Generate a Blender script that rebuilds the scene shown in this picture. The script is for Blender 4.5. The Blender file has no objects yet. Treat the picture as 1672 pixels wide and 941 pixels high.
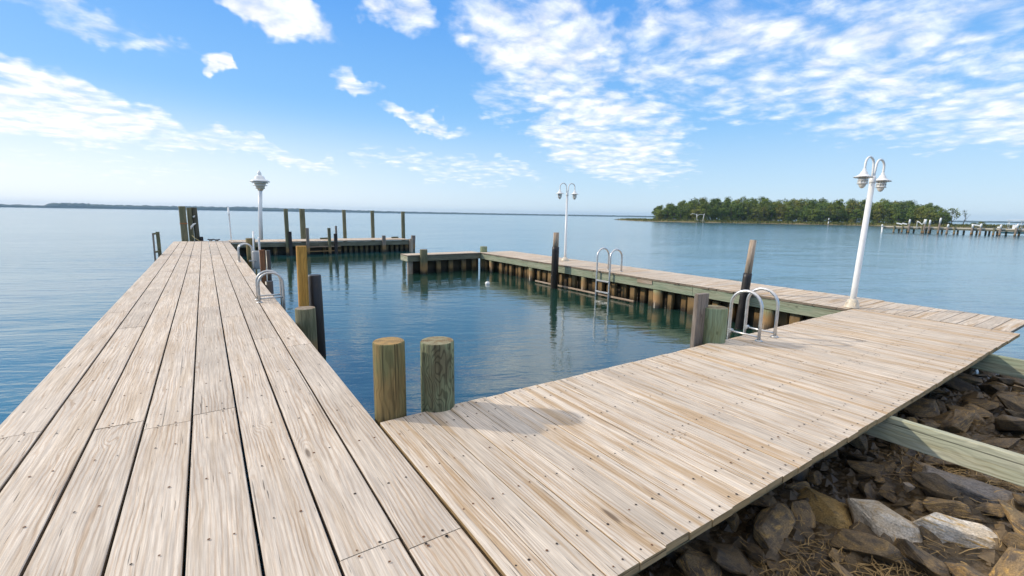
import bpy, bmesh, math, random
from mathutils import Vector, Matrix, noise
R_ = math.radians
random.seed(7)
scene = bpy.context.scene
COL = scene.collection

# ------------------------------------------------------------------ camera
EYE = 1.6                       # eye height above the deck (deck top is z = 0)
WATER = -0.75
def cam_axes(yaw, pitch, roll):
    f = Vector((math.sin(yaw)*math.cos(pitch), math.cos(yaw)*math.cos(pitch), -math.sin(pitch)))
    r = Vector((math.cos(yaw), -math.sin(yaw), 0)); u = r.cross(f)
    return (r*math.cos(roll)+u*math.sin(roll), u*math.cos(roll)-r*math.sin(roll), f)
cam_d = bpy.data.cameras.new('camera'); cam = bpy.data.objects.new('camera', cam_d); COL.objects.link(cam)
r, u, f = cam_axes(R_(33.9), R_(9.14), R_(0.9))
M = Matrix(((r.x, u.x, -f.x, 0), (r.y, u.y, -f.y, 0), (r.z, u.z, -f.z, EYE), (0, 0, 0, 1)))
cam.matrix_world = M
cam_d.sensor_width = 36; cam_d.lens = 16.0; cam_d.clip_start = 0.05; cam_d.clip_end = 40000
scene.camera = cam

# ------------------------------------------------------------------ light and exposure
SUN_EL, SUN_AZ = 27.5, -45.0    # azimuth from +Y towards +X
sd = Vector((math.sin(R_(SUN_AZ))*math.cos(R_(SUN_EL)), math.cos(R_(SUN_AZ))*math.cos(R_(SUN_EL)), math.sin(R_(SUN_EL))))
sun_d = bpy.data.lights.new('sun', 'SUN'); sun_d.energy = 2.0; sun_d.angle = R_(1.5); sun_d.color = (1, 0.89, 0.72)
sun = bpy.data.objects.new('sun', sun_d); COL.objects.link(sun)
sun.rotation_euler = sd.to_track_quat('Z', 'Y').to_euler(); sun.location = (0, 0, 30)
vs = scene.view_settings
scene.display_settings.display_device = 'sRGB'
vs.view_transform = 'Standard'; vs.look = 'None'; vs.gamma = 1; vs.exposure = 0.71; vs.use_curve_mapping = False
scene.cycles.use_denoising = True
scene.cycles.max_bounces = 6; scene.cycles.glossy_bounces = 3; scene.cycles.diffuse_bounces = 3
scene.cycles.caustics_reflective = False; scene.cycles.caustics_refractive = False
SKY_STRENGTH = 0.135

# ------------------------------------------------------------------ node helpers
class G:
    """thin wrapper round a node tree"""
    def __init__(s, nt): s.nt = nt
    def n(s, t, **kw):
        nd = s.nt.nodes.new(t)
        for k, v in kw.items(): setattr(nd, k, v)
        return nd
    def put(s, sock, v):
        if hasattr(v, 'is_output'): s.nt.links.new(v, sock)
        elif v is not None:
            if sock.type == 'RGBA' and len(v) == 3: v = (*v, 1)
            sock.default_value = v
    def m(s, op, a, b=None, c=None, clamp=False):
        nd = s.n('ShaderNodeMath', operation=op, use_clamp=clamp)
        for i, v in enumerate((a, b, c)):
            if v is not None: s.put(nd.inputs[i], v)
        return nd.outputs[0]
    def v(s, op, a, b=None):
        nd = s.n('ShaderNodeVectorMath', operation=op)
        s.put(nd.inputs[0], a)
        if b is not None: s.put(nd.inputs[1], b)
        return nd.outputs['Value'] if op in ('LENGTH', 'DOT_PRODUCT', 'DISTANCE') else nd.outputs[0]
    def xyz(s, a):
        nd = s.n('ShaderNodeSeparateXYZ'); s.put(nd.inputs[0], a); return nd.outputs
    def comb(s, x=0.0, y=0.0, z=0.0):
        nd = s.n('ShaderNodeCombineXYZ')
        for i, v in enumerate((x, y, z)): s.put(nd.inputs[i], v)
        return nd.outputs[0]
    def noise(s, vec, scale=1.0, detail=2.0, rough=0.5, dist=0.0, lac=2.0, col=False):
        nd = s.n('ShaderNodeTexNoise'); s.put(nd.inputs['Vector'], vec)
        nd.inputs['Scale'].default_value = scale; nd.inputs['Detail'].default_value = detail
        nd.inputs['Roughness'].default_value = rough; nd.inputs['Distortion'].default_value = dist
        nd.inputs['Lacunarity'].default_value = lac
        return nd.outputs['Color' if col else 'Fac']
    def vor(s, vec, scale=1.0, feature='F1', out='Distance', rand=1.0):
        nd = s.n('ShaderNodeTexVoronoi', feature=feature); s.put(nd.inputs['Vector'], vec)
        nd.inputs['Scale'].default_value = scale; nd.inputs['Randomness'].default_value = rand
        return nd.outputs[out]
    def ramp(s, x, a, b, lo=0.0, hi=1.0, smooth=True):
        nd = s.n('ShaderNodeMapRange', interpolation_type='SMOOTHSTEP' if smooth else 'LINEAR')
        s.put(nd.inputs[0], x)
        for i, v in enumerate((a, b, lo, hi)): s.put(nd.inputs[1+i], v)
        return nd.outputs[0]
    def mix(s, fac, a, b, blend='MIX'):
        nd = s.n('ShaderNodeMix', data_type='RGBA', blend_type=blend)
        s.put(nd.inputs[0], fac); s.put(nd.inputs[6], a); s.put(nd.inputs[7], b); return nd.outputs[2]
    def mixf(s, fac, a, b):
        nd = s.n('ShaderNodeMix', data_type='FLOAT')
        s.put(nd.inputs[0], fac); s.put(nd.inputs[2], a); s.put(nd.inputs[3], b); return nd.outputs[0]
    def bump(s, h, strength=0.3, dist=0.01, normal=None):
        nd = s.n('ShaderNodeBump'); nd.inputs['Distance'].default_value = dist
        s.put(nd.inputs['Strength'], strength); s.put(nd.inputs['Height'], h)
        if normal is not None: s.put(nd.inputs['Normal'], normal)
        return nd.outputs[0]

def new_mat(name):
    m = bpy.data.materials.new(name); m.use_nodes = True
    g = G(m.node_tree); b = m.node_tree.nodes['Principled BSDF']
    return m, g, b
def set_b(g, b, col=None, rough=None, normal=None, metal=None, spec=None):
    if col is not None: g.put(b.inputs['Base Color'], col)
    if rough is not None: g.put(b.inputs['Roughness'], rough)
    if normal is not None: g.put(b.inputs['Normal'], normal)
    if metal is not None: g.put(b.inputs['Metallic'], metal)
    if spec is not None: g.put(b.inputs['Specular IOR Level'], spec)

# ------------------------------------------------------------------ sky
w = bpy.data.worlds.new('World'); scene.world = w; w.use_nodes = True
g = G(w.node_tree); nt = w.node_tree
bg = nt.nodes['Background']
sky = g.n('ShaderNodeTexSky', sky_type='NISHITA', sun_disc=False)
sky.sun_elevation = R_(SUN_EL); sky.sun_rotation = R_(SUN_AZ)
sky.air_density = 1.0; sky.dust_density = 0.6; sky.ozone_density = 2.0; sky.altitude = 0
tc = g.n('ShaderNodeTexCoord').outputs['Generated']
d = g.v('NORMALIZE', tc)
dx, dy, dz = g.xyz(d)
az = g.m('MULTIPLY', g.m('ARCTAN2', dx, dy), 57.29578)
el = g.m('MULTIPLY', g.m('ARCSINE', dz), 57.29578)
ae = g.comb(az, el, 0.0)
warp = g.m('MULTIPLY', g.m('SUBTRACT', g.noise(ae, 0.22, 3, 0.6), 0.5), 5.0)
ae2 = g.v('ADD', ae, g.comb(g.m('MULTIPLY', warp, 1.6), warp, 0.0))
def blob(a0, e0, la, lb, rot, wgt, inner=0.45):
    mp = g.n('ShaderNodeMapping', vector_type='TEXTURE'); g.put(mp.inputs[0], ae2)
    mp.inputs['Location'].default_value = (a0, e0, 0); mp.inputs['Rotation'].default_value = (0, 0, R_(rot)); mp.inputs['Scale'].default_value = (la, lb, 1)
    return g.ramp(g.v('LENGTH', mp.outputs[0]), inner, 1.0, wgt, 0.0)
BLOBS = [(-13, 9.0, 19, 4.2, -10, 1.25), (5, 6.4, 12, 1.6, -12, 1.0), (-8, 16.6, 11, 2.6, -12, 0.9), (7.5, 20.6, 10, 4.0, -18, 1.35),
         (2.6, 14.4, 2.0, 1.2, 0, 1.25), (15.5, 14.2, 4.0, 2.0, -8, 1.1), (23, 10.6, 8, 1.9, -14, 1.05), (21, 21.5, 6, 3.0, 0, 1.1),
         (37, 19, 15, 10, -25, 1.15), (44, 10.5, 17, 7.5, -22, 1.15), (62, 16.5, 27, 9.5, -6, 1.05), (80, 10.5, 20, 6.5, 0, 1.05), (75, 34, 40, 8, 0, 1.0),
         (26, 5.6, 17, 2.4, -6, 0.82), (46, 7.0, 11, 4.0, -8, 1.0), (33, 14, 7, 4.5, -30, 0.85), (-45, 14, 22, 7, 0, 1.1), (110, 18, 26, 12, 0, 1.1), (0, 52, 60, 12, 0, 1.15), (90, 55, 90, 22, 0, 1.15),
         (180, 30, 70, 22, 0, 1.1), (-110, 35, 60, 22, 0, 1.1), (-8, 3.6, 18, 1.5, 0, 0.6)]
mask = None
for b_ in BLOBS:
    k = blob(*b_); mask = k if mask is None else g.m('MAXIMUM', mask, k)
den = g.m('ADD', g.m('MAXIMUM', dz, 0.0), 0.13)
pp = g.comb(g.m('DIVIDE', dx, den), g.m('DIVIDE', dy, den), 0.0)
pw = g.v('ADD', pp, g.v('MULTIPLY', g.v('SUBTRACT', g.noise(pp, 1.6, 2, 0.5, col=True), (0.5, 0.5, 0.5)), (0.35, 0.35, 0)))
n1 = g.noise(pw, 2.6, 8, 0.58)
n2 = g.noise(pw, 7.5, 6, 0.6)
pv = g.v('ADD', pp, g.v('MULTIPLY', g.v('SUBTRACT', g.noise(pp, 9.0, 3, 0.6, col=True), (0.5, 0.5, 0.5)), (0.12, 0.12, 0)))
sv = g.n('ShaderNodeTexVoronoi', feature='SMOOTH_F1'); g.put(sv.inputs['Vector'], pv); sv.inputs['Scale'].default_value = 9.5; sv.inputs['Smoothness'].default_value = 0.35
puff = g.ramp(sv.outputs['Distance'], 0.1, 0.75, 0.72, 0.28, False)
cn = g.m('ADD', g.m('MULTIPLY', n1, 0.40), g.m('ADD', g.m('MULTIPLY', n2, 0.32), g.m('MULTIPLY', puff, 0.28)))
q = g.m('ADD', g.m('MULTIPLY', g.m('SUBTRACT', cn, 0.5), 1.9), g.m('MULTIPLY', mask, 0.5))
dens = g.m('POWER', g.ramp(q, 0.22, 0.82), 1.0)
# thin veil low in the sky towards the sun
lowv = g.m('MULTIPLY', g.ramp(el, 0.5, 13.0, 1.0, 0.0), g.ramp(g.m('ABSOLUTE', g.m('SUBTRACT', az, SUN_AZ)), 15.0, 95.0, 1.0, 0.22))
dens = g.m('MULTIPLY', dens, g.ramp(el, -0.5, 5.0, 0.35, 1.0))
# clear-air colours by elevation, blended with the physical sky whose glare is compressed
lum = g.v('DOT_PRODUCT', sky.outputs[0], (0.25, 0.6, 0.15))
comp = g.m('DIVIDE', 1.0, g.m('ADD', 1.0, g.m('MULTIPLY', lum, 0.16)))
nish = g.v('MULTIPLY', sky.outputs[0], g.comb(comp, comp, comp))
cr = g.n('ShaderNodeValToRGB'); g.put(cr.inputs[0], g.m('DIVIDE', g.m('MAXIMUM', el, 0.0), 60.0))
els = cr.color_ramp.elements
for k, (p_, c_) in enumerate(((0.0, (2.9, 3.9, 4.7)), (0.06, (2.1, 3.5, 4.8)), (0.17, (1.2, 2.8, 4.9)), (0.36, (0.5, 1.9, 4.6)), (1.0, (0.3, 1.3, 3.6)))):
    e_ = els[k] if k < 2 else els.new(p_)
    e_.position = p_; e_.color = (c_[0]/6, c_[1]/6, c_[2]/6, 1)
grad = g.v('MULTIPLY', cr.outputs[0], (6, 6, 6))
skyc = g.mix(0.22, grad, nish)
sunside = g.ramp(g.m('ABSOLUTE', g.m('SUBTRACT', az, SUN_AZ)), 20.0, 110.0, 1.0, 0.0)
shade = g.ramp(n2, 0.35, 0.7, 0.84, 1.04)
cl = g.mix(sunside, (5.3, 5.4, 5.55), (5.9, 5.8, 5.65))
high = g.ramp(el, 26.0, 48.0, 1.0, 1.95)  # extra brightness added to clouds above the view, for stronger ambient fill
shade = g.m('MULTIPLY', shade, high)
cl = g.mix(1.0, cl, g.comb(shade, shade, shade), 'MULTIPLY')
skyc = g.mix(lowv, skyc, (4.9, 5.15, 5.35))
skyc = g.mix(g.m('MULTIPLY', dens, 0.93), skyc, cl)
# unseen bright warm layer overhead, added to lift and warm the shadows
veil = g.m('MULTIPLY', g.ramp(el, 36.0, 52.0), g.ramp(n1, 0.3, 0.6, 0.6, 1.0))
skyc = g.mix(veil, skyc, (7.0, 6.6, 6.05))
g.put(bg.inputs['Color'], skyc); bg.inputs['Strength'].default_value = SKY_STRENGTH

# ------------------------------------------------------------------ mesh builder
class MB:
    def __init__(s): s.v = []; s.f = []; s.mi = []; s.uv = []; s.tone = []; s.sm = []
    def face(s, idx, uv=None, mi=0, tone=0.5, smooth=False):
        s.f.append(idx); s.uv.append(uv or [(0, 0)]*len(idx)); s.mi.append(mi); s.tone.append(tone); s.sm.append(smooth)
    def vert(s, p): s.v.append(tuple(p)); return len(s.v)-1
    def loft(s, rings, us, vs_, mi=0, tone=0.5, smooth=True, closed=True, u0=0.0, v0=0.0):
        """rings: lists of points of equal length; us: length coordinate per ring; vs_: across coordinate per point (len n+1 if closed)"""
        ids = [[s.vert(p) for p in rg] for rg in rings]
        n = len(rings[0]); m = n if closed else n-1
        for i in range(len(ids)-1):
            for j in range(m):
                k = (j+1) % n
                s.face([ids[i][j], ids[i][k], ids[i+1][k], ids[i+1][j]],
                       [(us[i]+u0, vs_[j]+v0), (us[i]+u0, vs_[j+1]+v0), (us[i+1]+u0, vs_[j+1]+v0), (us[i+1]+u0, vs_[j]+v0)], mi, tone, smooth)
        return ids
    def tube(s, pts, rad, seg=12, mi=0, tone=0.5, cap=True, capmi=None, smooth=True, rough=0.0, seed=0, capdome=0.0):
        pts = [Vector(p) for p in pts]; n = len(pts)
        if not hasattr(rad, '__len__'): rad = [rad]*n
        rings = []; us = []; L = 0.0
        t0 = (pts[1]-pts[0]).normalized()
        a = Vector((1, 0, 0)) if abs(t0.x) < 0.8 else Vector((0, 1, 0))
        nrm = (a - t0*a.dot(t0)).normalized()
        for i, p in enumerate(pts):
            t = ((pts[min(i+1, n-1)]-p).normalized() + (p-pts[max(i-1, 0)]).normalized())
            if t.length < 1e-6: t = t0
            t.normalize(); nrm = (nrm - t*nrm.dot(t)).normalized(); bn = t.cross(nrm)
            if i: L += (p-pts[i-1]).length
            rg = []
            for j in range(seg):
                th = 2*math.pi*j/seg; rr = rad[i]
                if rough: rr *= 1 + rough*noise.noise((math.cos(th)*1.5+seed*7.1, math.sin(th)*1.5, L*1.2+seed))
                rg.append(p + nrm*(math.cos(th)*rr) + bn*(math.sin(th)*rr))
            rings.append(rg); us.append(L)
        r0 = max(rad); vv = [2*math.pi*r0*j/seg for j in range(seg+1)]
        u0 = seed*3.7; v0 = seed*1.3
        ids = s.loft(rings, us, vv, mi, tone, smooth, True, u0, v0)
        if cap:
            cm = mi if capmi is None else capmi
            for ring, end, sgn in ((ids[0], 0, -1), (ids[-1], n-1, 1)):
                t = (pts[1]-pts[0]).normalized()*-1 if end == 0 else (pts[-1]-pts[-2]).normalized()
                c = s.vert(pts[end] + t*(capdome if sgn > 0 else 0.0))
                for j in range(seg):
                    k = (j+1) % seg
                    a0, a1 = 2*math.pi*j/seg, 2*math.pi*(j+1)/seg; rr = rad[end]
                    uvs = [(math.cos(a0)*rr, math.sin(a0)*rr), (math.cos(a1)*rr, math.sin(a1)*rr), (0, 0)]
                    s.face([ring[j], ring[k], c] if sgn > 0 else [ring[k], ring[j], c], uvs if sgn > 0 else [uvs[1], uvs[0], uvs[2]], cm, tone, False)
        return s
    def lathe(s, c, prof, seg=20, mi=0, tone=0.5, smooth=True):
        """prof: list of (r, z); closes at the axis when r = 0"""
        c = Vector(c); rings = []; us = []; L = 0
        for i, (rr, z) in enumerate(prof):
            if i: L += math.hypot(rr-prof[i-1][0], z-prof[i-1][1])
            us.append(L)
            rings.append([c + Vector((math.cos(2*math.pi*j/seg)*max(rr, 1e-4), math.sin(2*math.pi*j/seg)*max(rr, 1e-4), z)) for j in range(seg)])
        s.loft(rings, us, [j/seg for j in range(seg+1)], mi, tone, smooth)
        return s
    def beam(s, p0, p1, wd, ht, up=(0, 0, 1), ch=0.006, mi=0, tone=0.5, seed=0, endmi=None):
        """chamfered timber from p0 to p1; wd across, ht along up"""
        p0, p1 = Vector(p0), Vector(p1); t = (p1-p0).normalized(); up = Vector(up)
        up = (up - t*up.dot(t)).normalized(); sd_ = t.cross(up)
        a, b = wd/2, ht/2; c = min(ch, a*0.4, b*0.4)
        prof = [(-a, -b+c), (-a, b-c), (-a+c, b), (a-c, b), (a, b-c), (a, -b+c), (a-c, -b), (-a+c, -b)]
        vv = [0]
        for i in range(8): vv.append(vv[-1] + math.hypot(prof[(i+1) % 8][0]-prof[i][0], prof[(i+1) % 8][1]-prof[i][1]))
        L = (p1-p0).length
        rings = [[p + sd_*x + up*y for x, y in prof] for p in (p0, p1)]
        ids = s.loft(rings, [0, L], vv, mi, tone, False, True, seed*5.3, seed*0.77)
        em = mi if endmi is None else endmi
        s.face(list(ids[0])[::-1], [(x, y) for x, y in prof][::-1], em, tone); s.face(list(ids[1]), [(x, y) for x, y in prof], em, tone)
        return s
    def build(s, name, mats, parent=None, loc=None):
        me = bpy.data.meshes.new(name); me.from_pydata(s.v, [], s.f)
        for m in (mats if isinstance(mats, (list, tuple)) else [mats]): me.materials.append(m)
        me.polygons.foreach_set('material_index', s.mi); me.polygons.foreach_set('use_smooth', s.sm)
        uvl = me.uv_layers.new(name='UVMap'); flat = [c for fc in s.uv for uv in fc for c in uv]
        uvl.data.foreach_set('uv', flat)
        at = me.attributes.new('tone', 'FLOAT', 'FACE'); at.data.foreach_set('value', s.tone)
        me.validate(); me.update()
        bm = bmesh.new(); bm.from_mesh(me); bmesh.ops.recalc_face_normals(bm, faces=bm.faces); bm.to_mesh(me); bm.free()
        o = bpy.data.objects.new(name, me); COL.objects.link(o)
        if parent is not None: o.parent = parent; o.matrix_parent_inverse = Matrix.Translation(-parent.location)
        return o
def tag(o, label=None, cat=None, group=None, kind=None):
    if label: o['label'] = label
    if cat: o['category'] = cat
    if group: o['group'] = group
    if kind: o['kind'] = kind
    return o
def empty(name, loc, label, cat, group=None):
    o = bpy.data.objects.new(name, None); o.location = loc; o.empty_display_size = 0.1; COL.objects.link(o)
    return tag(o, label, cat, group)
def copy_thing(o, loc, label=None, rz=None, scale=None, group=None):
    c = o.copy(); COL.objects.link(c); c.location = loc
    if rz is not None: c.rotation_euler = (0, 0, rz)
    if scale is not None: c.scale = scale
    if label: c['label'] = label
    if group: c['group'] = group
    for ch in list(o.children):
        k = ch.copy(); COL.objects.link(k); k.parent = c
        for gc in list(ch.children):
            q_ = gc.copy(); COL.objects.link(q_); q_.parent = k
    return c

# ------------------------------------------------------------------ materials
def wood_deck(name, pale, grey, brown, stain=0.4, checks=0.5, ringscale=230.0, bump=0.5):
    """weathered plank: u runs along the plank, v across, both in metres; tone is a number per plank"""
    m, g, b = new_mat(name)
    uv = g.n('ShaderNodeUVMap').outputs[0]; U, V, _ = g.xyz(uv)
    at = g.n('ShaderNodeAttribute', attribute_name='tone').outputs['Fac']
    # knots
    kv = g.comb(g.m('MULTIPLY', U, 0.9), g.m('MULTIPLY', V, 4.2), 0.0)
    kd = g.vor(kv, 1.0)
    ksel = g.ramp(g.noise(g.comb(g.m('MULTIPLY', U, 0.9), g.m('MULTIPLY', V, 4.2), 7.7), 1.3, 0), 0.5, 0.62)
    knot = g.m('MULTIPLY', g.ramp(kd, 0.035, 0.085, 1.0, 0.0), ksel)
    kpush = g.m('MULTIPLY', g.ramp(kd, 0.0, 0.42, 1.0, 0.0), ksel)
    # cathedral rings
    low = g.noise(g.comb(g.m('MULTIPLY', U, 0.55), g.m('MULTIPLY', V, 3.6), 0.0), 1.0, 3, 0.5)
    ph = g.m('ADD', g.m('MULTIPLY', V, ringscale), g.m('ADD', g.m('MULTIPLY', low, 46.0), g.m('MULTIPLY', kpush, 20.0)))
    jit = g.noise(g.comb(g.m('MULTIPLY', U, 9.0), g.m('MULTIPLY', V, 60.0), 0.0), 1.0, 2)
    ring = g.m('SINE', g.m('ADD', ph, g.m('MULTIPLY', jit, 3.0)))
    ring = g.ramp(ring, -0.2, 1.0)
    ramt = g.ramp(g.noise(g.comb(g.m('MULTIPLY', U, 1.1), g.m('MULTIPLY', V, 7.0), 3.3), 1.0, 2), 0.35, 0.65, 0.25, 1.0)
    ring = g.m('MULTIPLY', ring, ramt)
    fib = g.noise(g.comb(g.m('MULTIPLY', U, 5.0), g.m('MULTIPLY', V, 190.0), 0.0), 1.0, 3, 0.6)
    fib2 = g.noise(g.comb(g.m('MULTIPLY', U, 1.6), g.m('MULTIPLY', V, 46.0), 1.0), 1.0, 3, 0.6)
    chk = g.noise(g.comb(g.m('MULTIPLY', U, 3.2), g.m('MULTIPLY', V, 95.0), 5.0), 1.0, 1, 0.5)
    chk = g.ramp(chk, 0.735-0.06*checks, 0.775-0.03*checks, 0.0, 1.0)
    lng = g.noise(g.comb(g.m('MULTIPLY', U, 0.5), g.m('MULTIPLY', V, 42.0), 9.0), 1.0, 1, 0.5)
    chk = g.m('MAXIMUM', chk, g.m('MULTIPLY', g.ramp(lng, 0.715, 0.74), 0.8))
    st = g.noise(g.comb(g.m('MULTIPLY', U, 0.8), g.m('MULTIPLY', V, 14.0), 2.0), 1.0, 4, 0.6)
    st = g.m('MULTIPLY', g.ramp(g.m('ADD', st, g.m('MULTIPLY', g.m('SUBTRACT', at, 0.5), 0.2)), 0.46, 0.68), stain)
    patch = g.noise(g.n('ShaderNodeNewGeometry').outputs['Position'], 1.1, 4, 0.6)
    col = g.mix(g.ramp(fib2, 0.3, 0.7), pale, grey)
    col = g.mix(g.ramp(patch, 0.42, 0.66, 0.0, 0.5), col, grey)
    col = g.mix(st, col, brown)
    tn = g.m('ADD', 0.83, g.m('MULTIPLY', at, 0.32))
    tn = g.m('MULTIPLY', tn, g.ramp(fib, 0.28, 0.72, 0.79, 1.13, False))
    tn = g.m('MULTIPLY', tn, g.m('SUBTRACT', 1.0, g.m('MULTIPLY', chk, 0.62)))
    col = g.mix(1.0, col, g.comb(tn, tn, tn), 'MULTIPLY')
    col = g.mix(g.m('MULTIPLY', ring, 0.55), col, g.mix(1.0, col, (0.66, 0.52, 0.40), 'MULTIPLY'))
    col = g.mix(g.m('MULTIPLY', knot, 0.8), col, (0.12, 0.085, 0.06))
    h = g.m('SUBTRACT', g.m('ADD', g.m('MULTIPLY', fib, 0.5), g.m('MULTIPLY', fib2, 0.3)), g.m('ADD', g.m('MULTIPLY', chk, 1.2), g.m('MULTIPLY', ring, 0.45)))
    set_b(g, b, col, 0.82, g.bump(h, bump, 0.0035), spec=0.25)
    return m
def timber(name, a, c, dark, streak=0.5, swirl=0.0, rough=0.8, tide=None, bump=0.5, scale=1.0):
    """round or sawn post: u along, v around; optional tide colours by height above the water"""
    m, g, b = new_mat(name)
    uv = g.n('ShaderNodeUVMap').outputs[0]; U, V, _ = g.xyz(uv)
    big = g.noise(g.comb(g.m('MULTIPLY', U, 2.0*scale), g.m('MULTIPLY', V, 7.0*scale), 0.0), 1.0, 4, 0.6)
    ph = g.m('ADD', g.m('MULTIPLY', V, 150.0), g.m('MULTIPLY', g.noise(g.comb(g.m('MULTIPLY', U, 2.6), g.m('MULTIPLY', V, 6.0), 4.0), 1.0, 2), 30.0+60.0*swirl))
    ring = g.ramp(g.m('SINE', ph), -0.1, 1.0)
    fib = g.noise(g.comb(g.m('MULTIPLY', U, 5.0), g.m('MULTIPLY', V, 130.0), 0.0), 1.0, 3, 0.6)
    stk = g.noise(g.comb(g.m('MULTIPLY', U, 1.2), g.m('MULTIPLY', V, 28.0), 2.0), 1.0, 3, 0.6)
    crk = g.ramp(g.noise(g.comb(g.m('MULTIPLY', U, 0.8), g.m('MULTIPLY', V, 40.0), 6.0), 1.0, 1), 0.66, 0.71)
    kd = g.vor(g.comb(g.m('MULTIPLY', U, 3.2), g.m('MULTIPLY', V, 5.5), 0.0), 1.0)
    knot = g.ramp(kd, 0.05, 0.13, 0.75, 0.0)
    crk = g.m('MAXIMUM', crk, knot)
    col = g.mix(g.ramp(big, 0.36, 0.64), a, c)
    col = g.mix(g.m('MULTIPLY', g.ramp(stk, 0.45, 0.72), streak), col, dark)
    t = g.m('SUBTRACT', 1.0, g.m('MULTIPLY', ring, 0.18+0.3*swirl))
    t = g.m('MULTIPLY', t, g.ramp(fib, 0.2, 0.8, 0.8, 1.15, False))
    t = g.m('MULTIPLY', t, g.m('SUBTRACT', 1.0, g.m('MULTIPLY', crk, 0.6)))
    col = g.mix(1.0, col, g.comb(t, t, t), 'MULTIPLY')
    rgh = rough
    if tide:
        z = g.xyz(g.n('ShaderNodeNewGeometry').outputs['Position'])[2]
        zz = g.m('ADD', z, g.m('MULTIPLY', g.m('SUBTRACT', g.noise(g.n('ShaderNodeNewGeometry').outputs['Position'], 5.0, 4, 0.6), 0.5), 0.35))
        col = g.mix(g.ramp(zz, WATER+0.28, WATER+0.55, 1.0, 0.0), col, tide[0])
        col = g.mix(g.ramp(zz, WATER+0.02, WATER+0.26, 1.0, 0.0), col, tide[1])
        rgh = g.ramp(zz, WATER+0.1, WATER+0.4, 0.35, rough)
    h = g.m('SUBTRACT', g.m('MULTIPLY', fib, 0.6), g.m('ADD', g.m('MULTIPLY', crk, 1.5), g.m('MULTIPLY', ring, 0.4)))
    set_b(g, b, col, rgh, g.bump(h, bump, 0.004), spec=0.3)
    return m
def end_grain(name, a, c):
    m, g, b = new_mat(name)
    uv = g.n('ShaderNodeUVMap').outputs[0]
    wv = g.v('ADD', uv, g.v('MULTIPLY', g.v('SUBTRACT', g.noise(uv, 9, 3, col=True), (.5, .5, .5)), (.035, .035, 0)))
    ln = g.v('LENGTH', wv); ring = g.ramp(g.m('SINE', g.m('MULTIPLY', ln, 420.0)), -0.3, 0.9)
    X, Y, _ = g.xyz(wv); an = g.m('ARCTAN2', Y, X)
    crk = g.ramp(g.noise(g.comb(g.m('MULTIPLY', an, 1.6), ln, 0.0), 2.0, 1), 0.64, 0.7)
    col = g.mix(g.ramp(g.noise(uv, 14, 3), 0.35, 0.65), a, c)
    t = g.m('MULTIPLY', g.m('SUBTRACT', 1.0, g.m('MULTIPLY', ring, 0.35)), g.m('SUBTRACT', 1.0, g.m('MULTIPLY', crk, 0.65)))
    col = g.mix(1.0, col, g.comb(t, t, t), 'MULTIPLY')
    set_b(g, b, col, 0.85, g.bump(g.m('ADD', ring, g.m('MULTIPLY', crk, -2.0)), 0.35, 0.004), spec=0.25)
    return m
def plain(name, col, rough=0.5, metal=0.0, var=0.12, scale=6.0, bump=0.15, dirt=None, dirt_amt=0.5, spec=0.5):
    m, g, b = new_mat(name)
    ob = g.n('ShaderNodeTexCoord').outputs['Object']
    n_ = g.noise(ob, scale, 5, 0.6)
    t = g.ramp(n_, 0.25, 0.75, 1-var, 1+var, False)
    c = g.mix(1.0, col, g.comb(t, t, t), 'MULTIPLY')
    if dirt: c = g.mix(g.ramp(g.noise(ob, scale*0.8, 6, 0.7), 0.52, 0.72, 0.0, dirt_amt), c, dirt)
    set_b(g, b, c, g.ramp(n_, 0.3, 0.7, rough*0.85, min(1, rough*1.2)), g.bump(g.noise(ob, scale*7, 3), bump, 0.004), metal, spec)
    return m

MAT = {}
MAT['plank_long'] = wood_deck('long_plank_wood', (0.73, 0.635, 0.53), (0.50, 0.435, 0.37), (0.42, 0.31, 0.20), stain=0.45, checks=0.35, ringscale=250)
MAT['plank_cross'] = wood_deck('cross_plank_wood', (0.755, 0.655, 0.54), (0.52, 0.45, 0.375), (0.43, 0.30, 0.175), stain=0.85, checks=1.0, ringscale=330)
MAT['plank_side'] = timber('plank_side_wood', (0.40, 0.27, 0.13), (0.46, 0.33, 0.18), (0.25, 0.17, 0.09), 0.4)
MAT['plank_side_dark'] = timber('plank_side_grey', (0.22, 0.17, 0.125), (0.28, 0.22, 0.16), (0.12, 0.09, 0.06), 0.5)
MAT['nail'] = plain('rusty_nail', (0.028, 0.017, 0.011), 0.7, 0.0, 0.5, 40)
MAT['nail_rust'] = plain('rust_spot', (0.13, 0.055, 0.02), 0.8, 0.0, 0.4, 40)
TIDE = ((0.30, 0.175, 0.07), (0.03, 0.025, 0.016))
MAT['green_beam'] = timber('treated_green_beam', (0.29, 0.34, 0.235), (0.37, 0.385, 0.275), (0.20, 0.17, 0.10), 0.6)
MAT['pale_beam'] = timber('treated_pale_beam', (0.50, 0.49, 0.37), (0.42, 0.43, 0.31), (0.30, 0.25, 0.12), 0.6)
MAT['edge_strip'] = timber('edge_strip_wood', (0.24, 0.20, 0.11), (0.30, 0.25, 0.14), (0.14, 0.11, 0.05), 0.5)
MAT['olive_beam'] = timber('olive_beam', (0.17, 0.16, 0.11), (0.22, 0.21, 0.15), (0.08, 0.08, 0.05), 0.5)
MAT['pile_gold'] = timber('yellow_brown_pile', (0.25, 0.175, 0.07), (0.17, 0.16, 0.07), (0.07, 0.058, 0.026), 0.85, 0.15)
MAT['pile_green'] = timber('green_swirl_pile', (0.22, 0.26, 0.15), (0.14, 0.13, 0.075), (0.055, 0.045, 0.022), 0.8, 0.9)
MAT['pile_pale_green'] = timber('pale_green_pile', (0.26, 0.32, 0.20), (0.22, 0.25, 0.13), (0.13, 0.12, 0.05), 0.5, tide=TIDE)
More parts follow.
